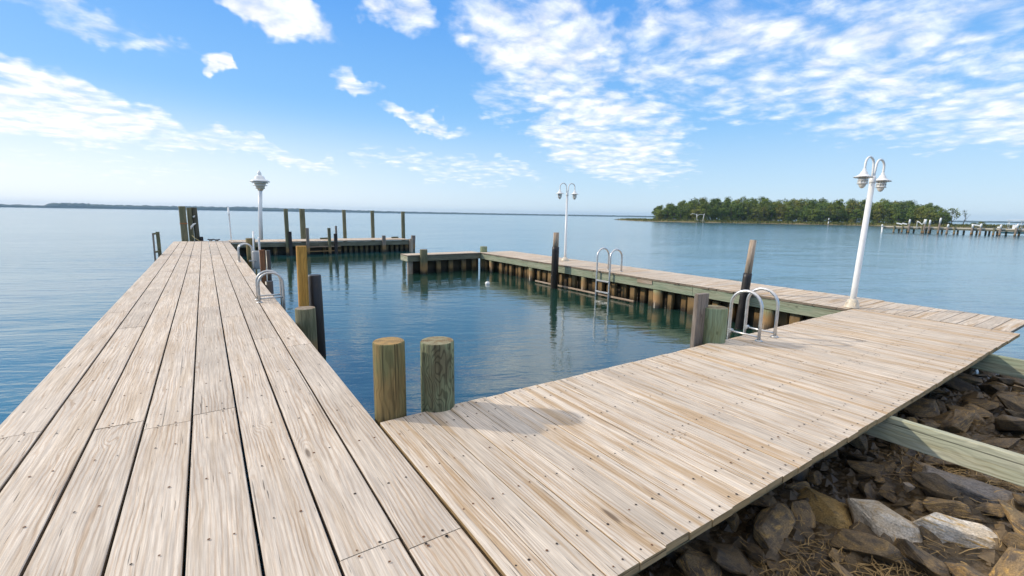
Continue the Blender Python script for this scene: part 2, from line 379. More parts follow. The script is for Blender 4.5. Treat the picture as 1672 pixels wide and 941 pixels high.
MAT['pile_olive'] = timber('olive_pile', (0.15, 0.15, 0.085), (0.20, 0.185, 0.11), (0.06, 0.06, 0.03), 0.6, tide=TIDE)
MAT['pile_dark'] = timber('dark_pile', (0.085, 0.08, 0.055), (0.12, 0.11, 0.075), (0.035, 0.033, 0.022), 0.6, tide=TIDE)
MAT['pile_grey'] = timber('grey_weathered_post', (0.30, 0.25, 0.21), (0.22, 0.18, 0.15), (0.10, 0.075, 0.055), 0.6, tide=TIDE)
MAT['pile_bulk'] = timber('bulkhead_pile', (0.32, 0.235, 0.15), (0.17, 0.12, 0.072), (0.05, 0.036, 0.022), 0.9, tide=((0.26, 0.16, 0.065), (0.06, 0.042, 0.022)))
MAT['pile_bulk_dark'] = timber('dark_bulkhead_pile', (0.17, 0.12, 0.075), (0.11, 0.08, 0.05), (0.05, 0.035, 0.02), 0.7, tide=((0.20, 0.12, 0.045), (0.03, 0.022, 0.014)))
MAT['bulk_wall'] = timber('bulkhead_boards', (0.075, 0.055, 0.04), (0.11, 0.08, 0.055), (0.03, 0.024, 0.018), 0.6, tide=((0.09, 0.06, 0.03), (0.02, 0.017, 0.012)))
MAT['post_new'] = timber('fresh_orange_post', (0.52, 0.285, 0.065), (0.45, 0.235, 0.05), (0.25, 0.12, 0.03), 0.4)
MAT['post_brown'] = timber('red_brown_post', (0.24, 0.105, 0.05), (0.30, 0.14, 0.065), (0.10, 0.05, 0.025), 0.5)
MAT['driftwood'] = timber('bare_pole_wood', (0.42, 0.31, 0.22), (0.50, 0.40, 0.31), (0.20, 0.115, 0.06), 0.75)
MAT['sleeve'] = plain('black_sleeve', (0.02, 0.015, 0.013), 0.45, 0, 0.3, 5, dirt=(0.06, 0.035, 0.022), dirt_amt=0.6)
MAT['end_gold'] = end_grain('end_grain_gold', (0.46, 0.29, 0.115), (0.30, 0.21, 0.10))
MAT['end_green'] = end_grain('end_grain_green', (0.32, 0.30, 0.19), (0.24, 0.17, 0.09))
MAT['end_grey'] = end_grain('end_grain_grey', (0.36, 0.31, 0.25), (0.26, 0.2, 0.14))
MAT['white'] = plain('white_lamp_paint', (0.80, 0.79, 0.77), 0.35, 0, 0.03, 8, 0.05, dirt=(0.55, 0.48, 0.38), dirt_amt=0.25)
MAT['cream'] = plain('yellowed_lens_plastic', (0.62, 0.54, 0.42), 0.35, 0, 0.1, 20)
MAT['lens'] = plain('milky_lamp_glass', (0.66, 0.62, 0.55), 0.15, 0, 0.06, 20)
MAT['alu'] = plain('brushed_aluminium', (0.62, 0.61, 0.60), 0.36, 0.85, 0.12, 12, 0.1, dirt=(0.42, 0.38, 0.33), dirt_amt=0.4)
MAT['steel'] = plain('galvanised_steel', (0.5, 0.5, 0.49), 0.4, 0.8, 0.2, 14, 0.1, dirt=(0.36, 0.29, 0.22), dirt_amt=0.5)
MAT['greyplastic'] = plain('grey_plastic', (0.36, 0.36, 0.35), 0.5, 0, 0.1, 6)
MAT['rust'] = plain('rust_band', (0.33, 0.12, 0.035), 0.8, 0, 0.4, 30)
MAT['rope'] = plain('yellow_rope', (0.5, 0.42, 0.2), 0.9, 0, 0.3, 60)
MAT['whiterag'] = plain('white_rag', (0.8, 0.8, 0.78), 0.8, 0, 0.05, 10)

# ------------------------------------------------------------------ planks
def plank(mb, along, a0, a1, c0, c1, t=0.045, ch=0.004, tone=0.5, seed=0.0, zoff=0.0, tilt=0.0, side=1, top=0, wob=0.0015):
    """plank of a deck: along 'x' or 'y', from a0 to a1, across from c0 to c1"""
    n = max(1, int(abs(a1-a0)/0.7)); us = [a0+(a1-a0)*i/n for i in range(n+1)]
    prof = [(c0, -t), (c0, -ch), (c0+ch, 0), ((c0+c1)/2, 0.0006), (c1-ch, 0), (c1, -ch), (c1, -t)]
    u0, v0 = seed*37.1, seed*11.3
    rings = []
    for k, uu in enumerate(us):
        rg = []
        for cc, z in prof:
            zz = z + zoff + tilt*(cc-(c0+c1)/2) + wob*noise.noise((uu*0.6, seed*9.0, 0.3))
            jx = 0.0012*noise.noise((uu*0.8, seed*5.0, 2.0))
            rg.append((cc+jx, uu, zz) if along == 'y' else (uu, cc+jx, zz))
        rings.append(rg)
    ids = [[mb.vert(p) for p in rg] for rg in rings]
    vv = [p[0] for p in prof]; vv[0] -= t; vv[-1] += t
    for i in range(n):
        for j in range(6):
            mi = side if j in (0, 5) else top
            mb.face([ids[i][j], ids[i][j+1], ids[i+1][j+1], ids[i+1][j]],
                    [(us[i]-a0+u0, vv[j]-c0+v0), (us[i]-a0+u0, vv[j+1]-c0+v0), (us[i+1]-a0+u0, vv[j+1]-c0+v0), (us[i+1]-a0+u0, vv[j]-c0+v0)], mi, tone)
        mb.face([ids[i][6], ids[i][0], ids[i+1][0], ids[i+1][6]], None, side, tone)
    for k in (0, n): mb.face(ids[k] if k else ids[k][::-1], [(p[0], p[1]) for p in prof], side, tone)
def nail(mb, x, y, z, rr=0.006, rust=False):
    k = 7; c = [mb.vert((x+math.cos(6.283*j/k)*rr, y+math.sin(6.283*j/k)*rr, z+0.0012)) for j in range(k)]
    mb.face(c, None, 3 if rust else 2, 0.5)
rnd = random.Random(11)
def deck(tone_sd, along, a0, a1, c0, c1, wd, gap, joints, nail_rows, side_idx=1, end_jit=0.0, forced=None, nails_per=2, t=0.045, notch=None):
    """joints: mean plank length (None = single planks); nail_rows: spacing of the joists"""
    mb = MB(); n = max(1, round((c1-c0)/wd)); wd = (c1-c0)/n
    for i in range(n):
        p0, p1 = c0+i*wd+gap/2, c0+(i+1)*wd-gap/2
        b0 = a0 + rnd.uniform(-end_jit, end_jit); b1 = a1 + rnd.uniform(-end_jit, end_jit)
        if notch: b0, b1 = notch(p0, p1, b0, b1)
        cuts = [b0]
        if forced and i in forced: cuts += sorted(forced[i])
        elif joints:
            x = b0 + rnd.uniform(0.35, 1.0)*joints
            while x < b1-0.5: cuts.append(x); x += joints*rnd.uniform(0.8, 1.15)
        cuts.append(b1)
        for k in range(len(cuts)-1):
            tone = min(1, max(0, rnd.gauss(0.5, tone_sd or 0.22)))
            plank(mb, along, cuts[k]+(0.0007 if k else 0), cuts[k+1]-(0.0007 if k < len(cuts)-2 else 0), p0, p1, t=t, tone=tone, seed=rnd.uniform(0, 9),
                  zoff=rnd.uniform(-0.0025, 0.0015), tilt=rnd.uniform(-0.004, 0.004), side=side_idx)
        rows = []
        y = math.floor(a0/nail_rows)*nail_rows
        while y < b1:
            if y > b0+0.02 and abs(y) < 14: rows.append(y+rnd.uniform(-0.02, 0.02))
            y += nail_rows
        for c_ in cuts[1:-1]: rows += [c_-0.028, c_+0.028]
        if end_jit: rows += [b0+0.055, b1-0.055]
        for yy in rows:
            for q_ in range(nails_per):
                if rnd.random() < 0.08: continue
                fx = p0 + (p1-p0)*((q_+0.5)/nails_per*0.78+0.11) + rnd.uniform(-0.01, 0.01); ya = yy+rnd.uniform(-0.012, 0.012)
                x_, y_ = (fx, ya) if along == 'y' else (ya, fx)
                nail(mb, x_, y_, 0.0022, rnd.uniform(0.005, 0.0082), rnd.random() < 0.35)
    return mb
WALK = 'boardwalks round the basin'
DM_LONG = [MAT['plank_long'], MAT['plank_side_dark'], MAT['nail'], MAT['nail_rust']]
DM_SIDE = [MAT['plank_cross'], MAT['plank_side_dark'], MAT['nail'], MAT['nail_rust']]
DM_CROSS = [MAT['plank_cross'], MAT['plank_side'], MAT['nail'], MAT['nail_rust']]

# --- long boardwalk
long_walk = empty('boardwalk', (-0.2, 10, 0), 'long pale boardwalk of eight wide lengthwise planks running straight out to open water', 'boardwalk', WALK)
forced = {0: [-1.0, 4.45, 9.2, 13.6, 18, 22.6], 1: [0.6, 7.9, 11.6, 14.8, 19.2, 24], 2: [-1.2, 4.28, 10.6, 14.2, 17.7, 22], 3: [-0.4, 4.1, 9.6, 14.2, 18.7, 23.4],
          4: [-0.9, 4.2, 9.0, 13.5, 18.4, 22.8], 5: [0.2, 8.0, 11.2, 15.0, 19.6, 24.1], 6: [2.0, 6.4, 11.0, 15.7, 20.3, 24.6], 7: [1.9, 5.86, 8.9, 12.9, 17.3, 22.1]}
mb = deck(0.15, 'y', -1.6, 28.7, -1.385, 0.992, 0.297, 0.014, 4.4, 0.62, forced=forced, nails_per=2)
mb.build('planking', DM_LONG, long_walk)
mb = MB()
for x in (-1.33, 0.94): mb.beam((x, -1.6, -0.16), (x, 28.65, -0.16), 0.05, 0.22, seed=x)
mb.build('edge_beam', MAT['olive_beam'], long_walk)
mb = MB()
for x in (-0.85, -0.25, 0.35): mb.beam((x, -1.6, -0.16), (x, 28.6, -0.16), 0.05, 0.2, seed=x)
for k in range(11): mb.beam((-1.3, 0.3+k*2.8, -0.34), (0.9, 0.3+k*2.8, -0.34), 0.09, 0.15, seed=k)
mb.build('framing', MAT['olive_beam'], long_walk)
for k in range(10):
    for x in (-1.05, 0.7):
        MB().tube([(x, 1.6+k*2.8, -2.2), (x, 1.6+k*2.8, -0.27)], 0.12, 12, seed=k+x, rough=0.05).build('support_pile', MAT['pile_olive'], long_walk)

# --- near boardwalk over the rocks
near_walk = empty('boardwalk', (5, 2.3, 0), 'broad boardwalk of crosswise planks ending above the dark shore rocks', 'boardwalk', WALK)
near_forced = {}
for i in range(60):
    if rnd.random() < 0.34: near_forced[i] = [2.28+rnd.choice((0, 0.02, -0.35))]
    else: near_forced[i] = []
mb = deck(None, 'y', 1.235, 3.3, 1.006, 9.79, 0.191, 0.005, None, 0.505, forced=near_forced, end_jit=0.007)
mb.build('planking', DM_CROSS, near_walk)
mb = MB()
for k, y in enumerate((1.62, 2.0, 2.6, 3.2)): mb.beam((1.01, y, -0.155), (9.75, y, -0.155), 0.05, 0.21, seed=k)
mb.build('framing', MAT['bulk_wall'], near_walk)
MB().beam((1.01, 1.285, -0.073), (9.78, 1.285, -0.073), 0.04, 0.05, seed=4).build('edge_strip', MAT['edge_strip'], near_walk)
for k, x in enumerate((2.4, 4.2, 6.4, 8.6)): MB().beam((x, 1.7, -0.36), (x, 3.2, -0.36), 0.1, 0.18, seed=k+3).build('cap_beam', MAT['bulk_wall'], near_walk)
for k, x in enumerate((2.4, 4.2, 6.4, 8.6)):
    for y in (1.75, 3.0):
        MB().tube([(x+0.14, y, -2.0), (x+0.14, y, -0.27)], 0.11, 12, seed=k+y, rough=0.05).build('support_pile', MAT['pile_olive'], near_walk)

# --- side boardwalk beyond the basin
side_walk = empty('boardwalk', (10.4, 9, 0), 'narrower boardwalk along the far side of the basin on a lit row of timber piles', 'boardwalk', WALK)
mb = deck(None, 'x', 9.8, 11.25, 1.33, 3.32, 0.2, 0.006, None, 0.6, end_jit=0.01)
mb2 = deck(None, 'x', 9.62, 11.33, 3.325, 16.95, 0.2, 0.006, None, 0.6, end_jit=0.012)
off = len(mb.v); mb.v += mb2.v; mb.f += [[i+off for i in fc] for fc in mb2.f]; mb.mi += mb2.mi; mb.uv += mb2.uv; mb.tone += mb2.tone; mb.sm += mb2.sm
mb.build('planking', DM_SIDE, side_walk)
mb = MB()
for k, (y0, y1) in enumerate(((3.3, 6.55), (6.56, 10.0), (10.01, 13.4), (13.41, 16.9))): mb.beam((9.665, y0, -0.158), (9.665, y1, -0.158), 0.05, 0.215, seed=k, tone=rnd.random())
mb.build('edge_beam', MAT['green_beam'], side_walk)
MB().beam((9.632, 7.75, -0.105), (9.632, 8.25, -0.105), 0.02, 0.1, seed=4).build('patch_board', MAT['driftwood'], side_walk)
mb = MB()
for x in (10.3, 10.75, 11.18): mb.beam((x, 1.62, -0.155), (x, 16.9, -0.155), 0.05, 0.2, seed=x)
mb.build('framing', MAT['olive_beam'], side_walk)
MB().beam((8.7, 1.78, -0.35), (10.9, 1.78, -0.35), 0.07, 0.19, seed=2).build('cap_beam', MAT['green_beam'], side_walk)
MB().beam((9.0, 1.62, -0.33), (10.5, 1.62, -0.33), 0.07, 0.15, seed=5).build('cap_beam', MAT['green_beam'], side_walk)
MB().tube([(9.75, 1.9, -2), (9.75, 1.9, -0.27)], 0.14, 14, rough=0.04).build('support_pile', MAT['green_beam'], side_walk)
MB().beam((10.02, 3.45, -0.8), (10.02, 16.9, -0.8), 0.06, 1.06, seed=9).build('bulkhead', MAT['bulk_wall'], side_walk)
y = 3.62; k = 0
while y < 16.8:
    k += 1; rr = rnd.uniform(0.075, 0.115)
    if k % 9 == 5: MB().tube([(9.73, y, -2), (9.73, y, -0.28)], rr*1.25, 12, seed=k, rough=0.06).build('support_pile', MAT['pile_pale_green'], side_walk)
    else:
        x = (9.84 if k % 2 else 9.93)+rnd.uniform(-.03, .03)
        MB().beam((x, y, -2), (x+rnd.uniform(-.02, .02), y+rnd.uniform(-.02, .02), -0.28-rnd.uniform(0, .06)), 0.12, rr*2, up=(0, 1, 0.0), ch=0.03, seed=k).build('support_pile', MAT['pile_bulk'] if k % 2 else MAT['pile_bulk_dark'], side_walk)
    y += rnd.uniform(0.24, 0.38)
MB().beam((9.6, 12.8, -0.7), (9.6, 8.3, -0.69), 0.045, 0.05, seed=1).build('waler', MAT['driftwood'], side_walk)

# --- finger walkway
finger = empty('boardwalk', (8, 16.9, 0), 'small finger walkway jutting into the gap of the basin between two green pilings', 'boardwalk', WALK)
deck(None, 'x', 6.38, 9.6, 16.72, 17.5, 0.2, 0.006, None, 0.6).build('planking', DM_SIDE, finger)
MB().beam((6.42, 16.765, -0.15), (9.6, 16.765, -0.15), 0.05, 0.2, seed=3).build('edge_beam', MAT['olive_beam'], finger)
MB().beam((6.41, 16.75, -0.15), (6.41, 17.48, -0.15), 0.05, 0.2, seed=3).build('end_beam', MAT['pale_beam'], finger)
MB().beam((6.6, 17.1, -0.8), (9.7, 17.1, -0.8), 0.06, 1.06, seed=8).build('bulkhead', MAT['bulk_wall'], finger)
for k, x in enumerate((6.55, 7.15, 7.75, 8.3, 8.9, 9.4)):
    MB().beam((x, 16.92, -2), (x, 16.92, -0.27), 0.2, 0.13, up=(0, 1, 0), ch=0.03, seed=k).build('support_pile', MAT['pile_bulk'] if k else MAT['driftwood'], finger)

# --- far boardwalk
far_walk = empty('boardwalk', (6, 28, 0), 'far boardwalk closing the end of the basin with tall pilings behind it', 'boardwalk', WALK)
deck(None, 'y', 27.1, 29.3, 1.0, 10.5, 0.2, 0.008, None, 0.7, end_jit=0.02).build('planking', DM_SIDE, far_walk)
mb = MB(); mb.beam((1.0, 27.16, -0.17), (5.2, 27.16, -0.17), 0.06, 0.22, seed=2); mb.beam((5.21, 27.16, -0.19), (10.5, 27.16, -0.19), 0.06, 0.26, seed=5)
mb.build('edge_beam', MAT['olive_beam'], far_walk)
mb = MB(); mb.beam((4.6, 26.9, -0.32), (6.3, 26.9, -0.32), 0.16, 0.05, seed=2); mb.beam((4.6, 26.9, -0.56), (6.3, 26.9, -0.56), 0.16, 0.05, seed=3)
mb.build('landing_step', MAT['pile_grey'], far_walk)
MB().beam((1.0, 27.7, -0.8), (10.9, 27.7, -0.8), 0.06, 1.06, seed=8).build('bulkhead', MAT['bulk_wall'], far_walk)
for k in range(15):
    MB().beam((6.4+k*0.31, 27.5, -2), (6.4+k*0.31, 27.5, -0.3), 0.17, 0.1, up=(0, 1, 0), ch=0.03, seed=k).build('support_pile', MAT['pile_bulk'] if rnd.random() < .6 else MAT['pile_olive'], far_walk)
for k in range(4):
    MB().tube([(1.8+k*1.25, 27.45, -2), (1.8+k*1.25, 27.45, -0.3)], 0.1, 10, seed=k).build('support_pile', MAT['pile_olive'], far_walk)

# ------------------------------------------------------------------ pilings and posts
PIL = 'timber pilings round the docks'
def piling(loc, z0, z1, rr, mat, endm, label, lean=(0, 0), name='piling', seg=24, taper=0.97, seed=None, group=PIL, chamfer=0.01):
    e = empty(name, (loc[0], loc[1], max(z0, WATER)), label, 'piling', group)
    sd_ = rnd.uniform(0, 9) if seed is None else seed
    n = 8; h = z1-z0
    pts = []; rad = []
    for i in range(n+1):
        t = i/n; zz = z0+h*t; pts.append((loc[0]+lean[0]*(zz-0), loc[1]+lean[1]*(zz-0), zz)); rad.append(rr*(1+(taper-1)*t))
    top = pts[-1]
    pts[-1] = (pts[-1][0], pts[-1][1], z1-chamfer)
    pts.append(top); rad.append(rad[-1]-chamfer*0.7)
    MB().tube(pts, rad, seg, mi=0, capmi=1, seed=sd_, rough=0.035, capdome=0.004).build('shaft', [mat, endm], e)
    return e
piling((1.14, 3.435), -2.0, 0.60, 0.128, MAT['pile_gold'], MAT['end_gold'], 'short yellow-brown piling standing in the corner between the long and the broad boardwalk', seg=40, seed=2.2)
piling((1.525, 3.365), -2.0, 0.565, 0.143, MAT['pile_green'], MAT['end_green'], 'short green piling with dark swirling grain, cut into the edge of the broad boardwalk', seg=40, seed=5.1)
piling((1.14, 7.17), -2.0, 0.195, 0.145, MAT['pile_olive'], MAT['end_grey'], 'low weathered olive piling beside the long boardwalk in front of the orange post', seg=32)
piling((5.47, 3.36), -2.0, 0.45, 0.155, MAT['pile_pale_green'], MAT['end_green'], 'squat pale green piling beside the double grab rails on the broad boardwalk', seg=36)
piling((9.90, 16.97), -2.0, 0.235, 0.155, MAT['pile_pale_green'], MAT['end_green'], 'green piling at the corner where the finger walkway meets the side boardwalk')
piling((7.0, 16.62), -2.0, 0.22, 0.15, MAT['pile_olive'], MAT['end_grey'], 'olive piling clamped to the front of the finger walkway')
piling((1.30, 18.6), -2.0, 0.64, 0.15, MAT['pile_gold'], MAT['end_grey'], 'short dark-topped yellowish piling behind the grey plastic canister')
# tall ones behind the far boardwalk
piling((3.62, 27.0), -2, 1.72, 0.105, MAT['pile_olive'], MAT['end_grey'], 'slender tall olive piling on the basin side of the far boardwalk, nearest the single-headed lamp', lean=(0, 0))
piling((4.82, 29.47), -2, 1.76, 0.155, MAT['pile_olive'], MAT['end_grey'], 'thickest tall olive piling behind the far boardwalk')
piling((7.2, 29.45), -2, 1.74, 0.11, MAT['pile_olive'], MAT['end_grey'], 'tall piling behind the far boardwalk just past the cluster of short grey posts', lean=(0, 0))
piling((8.95, 29.45), -2, 1.72, 0.115, MAT['pile_olive'], MAT['end_grey'], 'tall piling behind the far boardwalk, halfway between its two neighbours of equal height', lean=(0, 0))
piling((10.66, 28.6), -2, 1.70, 0.12, MAT['pile_olive'], MAT['end_grey'], 'tall piling at the very end of the far boardwalk, beside the gap')
# short posts at the far boardwalk
SP = 'short posts along the far boardwalk'
def post(loc, z0, z1, wd, dp, mat, label, lean=(0, 0), name='post', group=None, ch=0.01, seed=None):
    e = empty(name, (loc[0], loc[1], max(z0, WATER)), label, 'post', group)
    MB().beam((loc[0]+lean[0]*z0, loc[1]+lean[1]*z0, z0), (loc[0]+lean[0]*z1, loc[1]+lean[1]*z1, z1), wd, dp, up=(0, 1, 0.0), ch=ch, seed=rnd.uniform(0, 9) if seed is None else seed).build('shaft', mat, e)
    return e
post((3.74, 26.92), -2, 0.53, 0.16, 0.14, MAT['sleeve'], 'dark stub post against the slender tall piling', name='post', group=SP)
post((4.60, 26.85), -2, 0.72, 0.15, 0.12, MAT['pile_grey'], 'grey post at the near end of the landing step', group=SP)
post((5.72, 26.85), -2, 0.72, 0.15, 0.14, MAT['pile_olive'], 'brown-grey post at the other end of the landing step, beside the dark pair', group=SP)
post((6.12, 26.95), -2, 0.83, 0.1, 0.1, MAT['pile_grey'], 'thin pole rising behind the black stub past the landing step', group=SP)
post((6.05, 26.86), -2, 0.40, 0.17, 0.12, MAT['sleeve'], 'black stub in front of the thin pole past the landing step', group=SP)
post((8.83, 26.95), -2, 0.26, 0.19, 0.13, MAT['pile_grey'], 'low grey post against the bulkhead face of the far boardwalk', group=SP)
post((10.55, 27.0), -2, 0.03, 0.2, 0.2, MAT['driftwood'], 'pale brown corner post at the open end of the far boardwalk', group=SP)
post((10.85, 27.4), -2, 0.22, 0.22, 0.2, MAT['pile_grey'], 'rounded grey stub just outside the end of the far boardwalk', group=SP, lean=(0.05, 0))
# cluster at the outer end of the long boardwalk
CL = 'tall mooring pilings at the outer end of the long boardwalk'
e = piling((-0.90, 28.92), -2, 1.77, 0.15, MAT['pile_olive'], MAT['end_grey'], 'thick tall green piling with a rust band at the outer end of the long boardwalk', group=CL, seg=24)
MB().lathe((-0.90, 28.92, 0.9), [(0.14, -0.03), (0.163, -0.03), (0.163, 0.03), (0.14, 0.03)], 24).build('band', MAT['rust'], e)
piling((-0.62, 29.3), -2, 1.71, 0.115, MAT['pile_olive'], MAT['end_grey'], 'tall green piling squeezed in the middle of the three at the outer end', group=CL)
e = piling((-0.38, 29.36), -2, 1.72, 0.12, MAT['pile_dark'], MAT['end_grey'], 'tall dark piling with white scraps tied on, beside the squeezed middle piling', lean=(-0.01, 0), group=CL)
MB().tube([(-0.62, 29.15, 0.60), (-0.58, 29.13, 0.74), (-0.48, 29.18, 0.86), (-0.38, 29.19, 0.90)], [0.03, 0.05, 0.045, 0.02], 8).build('white_scrap', MAT['whiterag'], e)
MB().tube([(-0.47, 29.21, 1.22), (-0.40, 29.19, 1.3)], [0.05, 0.02], 8).build('white_scrap', MAT['whiterag'], e)
MB().tube([(-0.60, 29.14, 0.28), (-0.48, 28.98, 0.14), (-0.30, 28.68, 0.02)], 0.016, 6).build('mooring_line', MAT['rope'], e)
post((-0.2, 29.2), -2, 0.2, 0.16, 0.15, MAT['sleeve'], 'small black stub at the foot of the tall dark piling')
# leaning pair outside the long boardwalk
e = empty('post_pair', (-1.46, 20.7, WATER), 'pair of dark leaning stakes standing close together outside the long boardwalk', 'post')
MB().beam((-1.43, 20.75, -2), (-1.43, 20.75, 0.80), 0.105, 0.10, up=(0, 1, 0), seed=1).build('shaft', MAT['pile_olive'], e)
MB().beam((-1.58, 20.4, -2), (-1.54, 20.4, 0.76), 0.05, 0.1, up=(0, 1, 0), seed=2).build('shaft', MAT['pile_grey'], e)
for z in (0.10, 0.74): MB().beam((-1.535, 20.4, z), (-1.45, 20.7, z), 0.05, 0.06, seed=2).build('brace', MAT['pile_olive'], e)
# posts beside the long boardwalk
post((1.19, 7.6), -2, 1.077, 0.14, 0.12, MAT['post_new'], 'tall fresh orange square post standing beside the long boardwalk', lean=(0.012, 0), name='timber_post', ch=0.018)
e = empty('sleeved_pile', (1.4, 7.75, WATER), 'black sleeved pile standing behind the tall orange post', 'piling', PIL)
MB().tube([(1.42, 7.75, -2), (1.393, 7.75, 0.59), (1.393, 7.75, 0.605)], [0.105, 0.103, 0.092], 20).build('sleeve', MAT['sleeve'], e)
e = post((1.215, 13.8), -2, 0.57, 0.125, 0.12, MAT['post_brown'], 'red-brown square post beside the long boardwalk under the single-headed lamp', name='timber_post')
e = empty('sleeved_pile', (1.40, 14.15, WATER), 'thin black sleeved pile behind the red-brown post', 'piling', PIL)
MB().tube([(1.39, 14.15, -2), (1.385, 14.15, 0.53)], 0.055, 14).build('sleeve', MAT['sleeve'], e)
e = empty('sleeved_pile', (1.33, 11.6, WATER), 'black sleeved pile hugging the long boardwalk, cut off just above the planks', 'piling', PIL)
MB().tube([(1.12, 11.6, -2), (1.12, 11.6, 0.02)], 0.08, 14).build('sleeve', MAT['sleeve'], e)
# boards and poles of the basin
e = post((5.27, 3.45), -2, 0.63, 0.23, 0.07, MAT['pile_grey'], 'flat grey weathered plank standing upright beside the squat green piling', name='upright_plank', lean=(0.02, 0))
def sleeved_pole(loc, z1, zs, rr, label, lean):
    e = empty('sleeved_pole', (loc[0], loc[1], WATER), label, 'piling', 'poles in black sleeves in the basin')
    P = lambda z: (loc[0]+lean[0]*(z-WATER), loc[1]+lean[1]*(z-WATER), z)
    MB().tube([P(-2), P(zs-0.1), P(zs-0.005), P(zs)], [rr, rr, rr, rr-0.012], 18, seed=2).build('sleeve', MAT['sleeve'], e)
    MB().tube([P(zs-0.05), P(z1)], [rr*0.82, rr*0.76], 16, capmi=1, seed=rnd.uniform(0, 5), rough=0.03).build('pole', [MAT['driftwood'], MAT['end_grey']], e)
sleeved_pole((9.40, 5.2), 1.15, 0.45, 0.085, 'tall bare pole rising from a black sleeve near the double grab rails', (0.12, 0.0))
sleeved_pole((9.33, 11.42), 1.06, 0.60, 0.115, 'bare pole rising from a black sleeve beside the slim double-headed lamp', (0.012, 0))

# ------------------------------------------------------------------ lamps
def arc(c, rr, a0, a1, ax, n=10):
    """points on an arc in the vertical plane through c along horizontal direction ax"""
    return [Vector(c) + Vector((ax[0], ax[1], 0))*(math.cos(a0+(a1-a0)*i/n)*rr) + Vector((0, 0, math.sin(a0+(a1-a0)*i/n)*rr)) for i in range(n+1)]
def twin_lamp(loc, label, ang, hs=0.78, hub=2.36, half=0.29, pr=(0.062, 0.05), tilt=(0, 0), base='box', rise=0.23):
    e = empty('street_lamp', (loc[0], loc[1], 0), label, 'lamp post', 'white twin lamps on the boardwalk')
    x, y = 0, 0
    mats = MAT['white']
    ob = []
    ob.append(MB().tube([(0, 0, 0.0), (0, 0, 0.4), (0, 0, hub-0.02)], [pr[0]*1.05, pr[0], pr[1]], 20).build('pole', mats))
    mb = MB()
    if base == 'box':
        for sx in (-1, 1):
            for sy in (-1, 1): mb.beam((sx*0.055, sy*0.055, 0), (sx*0.055, sy*0.055, 0.1), 0.06, 0.06, up=(0, 1, 0))
        mb.lathe((0, 0, 0), [(0.125, 0.0), (0.125, 0.03), (0.1, 0.055), (0.085, 0.13), (0.07, 0.16), (0.0, 0.17)], 20)
    else:
        mb.lathe((0, 0, 0), [(0.14, 0), (0.14, 0.02), (0.12, 0.06), (0.075, 0.12), (0.0, 0.13)], 18)
    ob.append(mb.build('base', [MAT['cream']]))
    ob.append(MB().lathe((0, 0, hub-0.08), [(0, 0), (pr[1]+0.004, 0), (pr[1]+0.008, 0.03), (pr[1]+0.008, 0.09), (pr[1]-0.01, 0.13), (0, 0.14)], 18).build('hub', mats))
    ax = (math.cos(ang), math.sin(ang))
    for s in (1, -1):
        a = (ax[0]*s, ax[1]*s); rr = (half-0.045)/2; cx_ = 0.045+rr
        c = (a[0]*cx_, a[1]*cx_, hub+rise)
        pts = [(a[0]*0.02, a[1]*0.02, hub), (a[0]*0.03, a[1]*0.03, hub+rise*0.5)] + arc(c, rr, math.pi, 0, a, 12) + [(a[0]*half, a[1]*half, hub+rise*0.45), (a[0]*half, a[1]*half, hub+0.08)]
        ob.append(MB().tube(pts, 0.019, 10).build('arm', mats))
        hx, hy = a[0]*half, a[1]*half
        S = lambda pf: [(r_*hs, z_) for r_, z_ in pf]
        sh = MB().lathe((hx, hy, hub), S([(0, 0.14), (0.034, 0.14), (0.038, 0.10), (0.062, 0.088), (0.075, 0.05), (0.12, 0.02), (0.185, -0.005), (0.187, -0.012), (0.12, 0.004), (0.0, 0.02)]), 24).build('lamp_shade', mats)
        ln = MB().lathe((hx, hy, hub), S([(0, 0.01), (0.075, 0.0), (0.078, -0.1), (0.065, -0.155), (0.035, -0.19), (0, -0.20)]), 18).build('lens', MAT['lens'])
        mb = MB()
        for zz, r2 in ((-0.05, 0.098), (-0.105, 0.105)): mb.lathe((hx, hy, hub+zz), S([(0.078, 0.0), (r2, -0.012), (r2+0.002, -0.018), (0.078, -0.012)]), 20)
        for j in range(6):
            t = j*math.pi/3; mb.tube([(hx+math.cos(t)*0.088*hs, hy+math.sin(t)*0.088*hs, hub), (hx+math.cos(t)*0.09*hs, hy+math.sin(t)*0.09*hs, hub-0.12)], 0.006, 6)
        cg = mb.build('cage', mats)
        ob += [sh, ln, cg]; ln.parent = sh; cg.parent = sh
    for o in ob:
        if o.parent is None: o.parent = e
    e.rotation_euler = (tilt[1], tilt[0], 0)
    return e
twin_lamp((9.84, 3.36), 'tall white twin lamp at the corner of the broad boardwalk', R_(-8), hub=2.34, half=0.30, pr=(0.049, 0.044), tilt=(R_(3.8), 0))
twin_lamp((10.68, 12.5), 'slim white twin lamp halfway along the side boardwalk', R_(-10), hub=2.36, half=0.3, pr=(0.045, 0.038), tilt=(R_(0), 0), base='round')
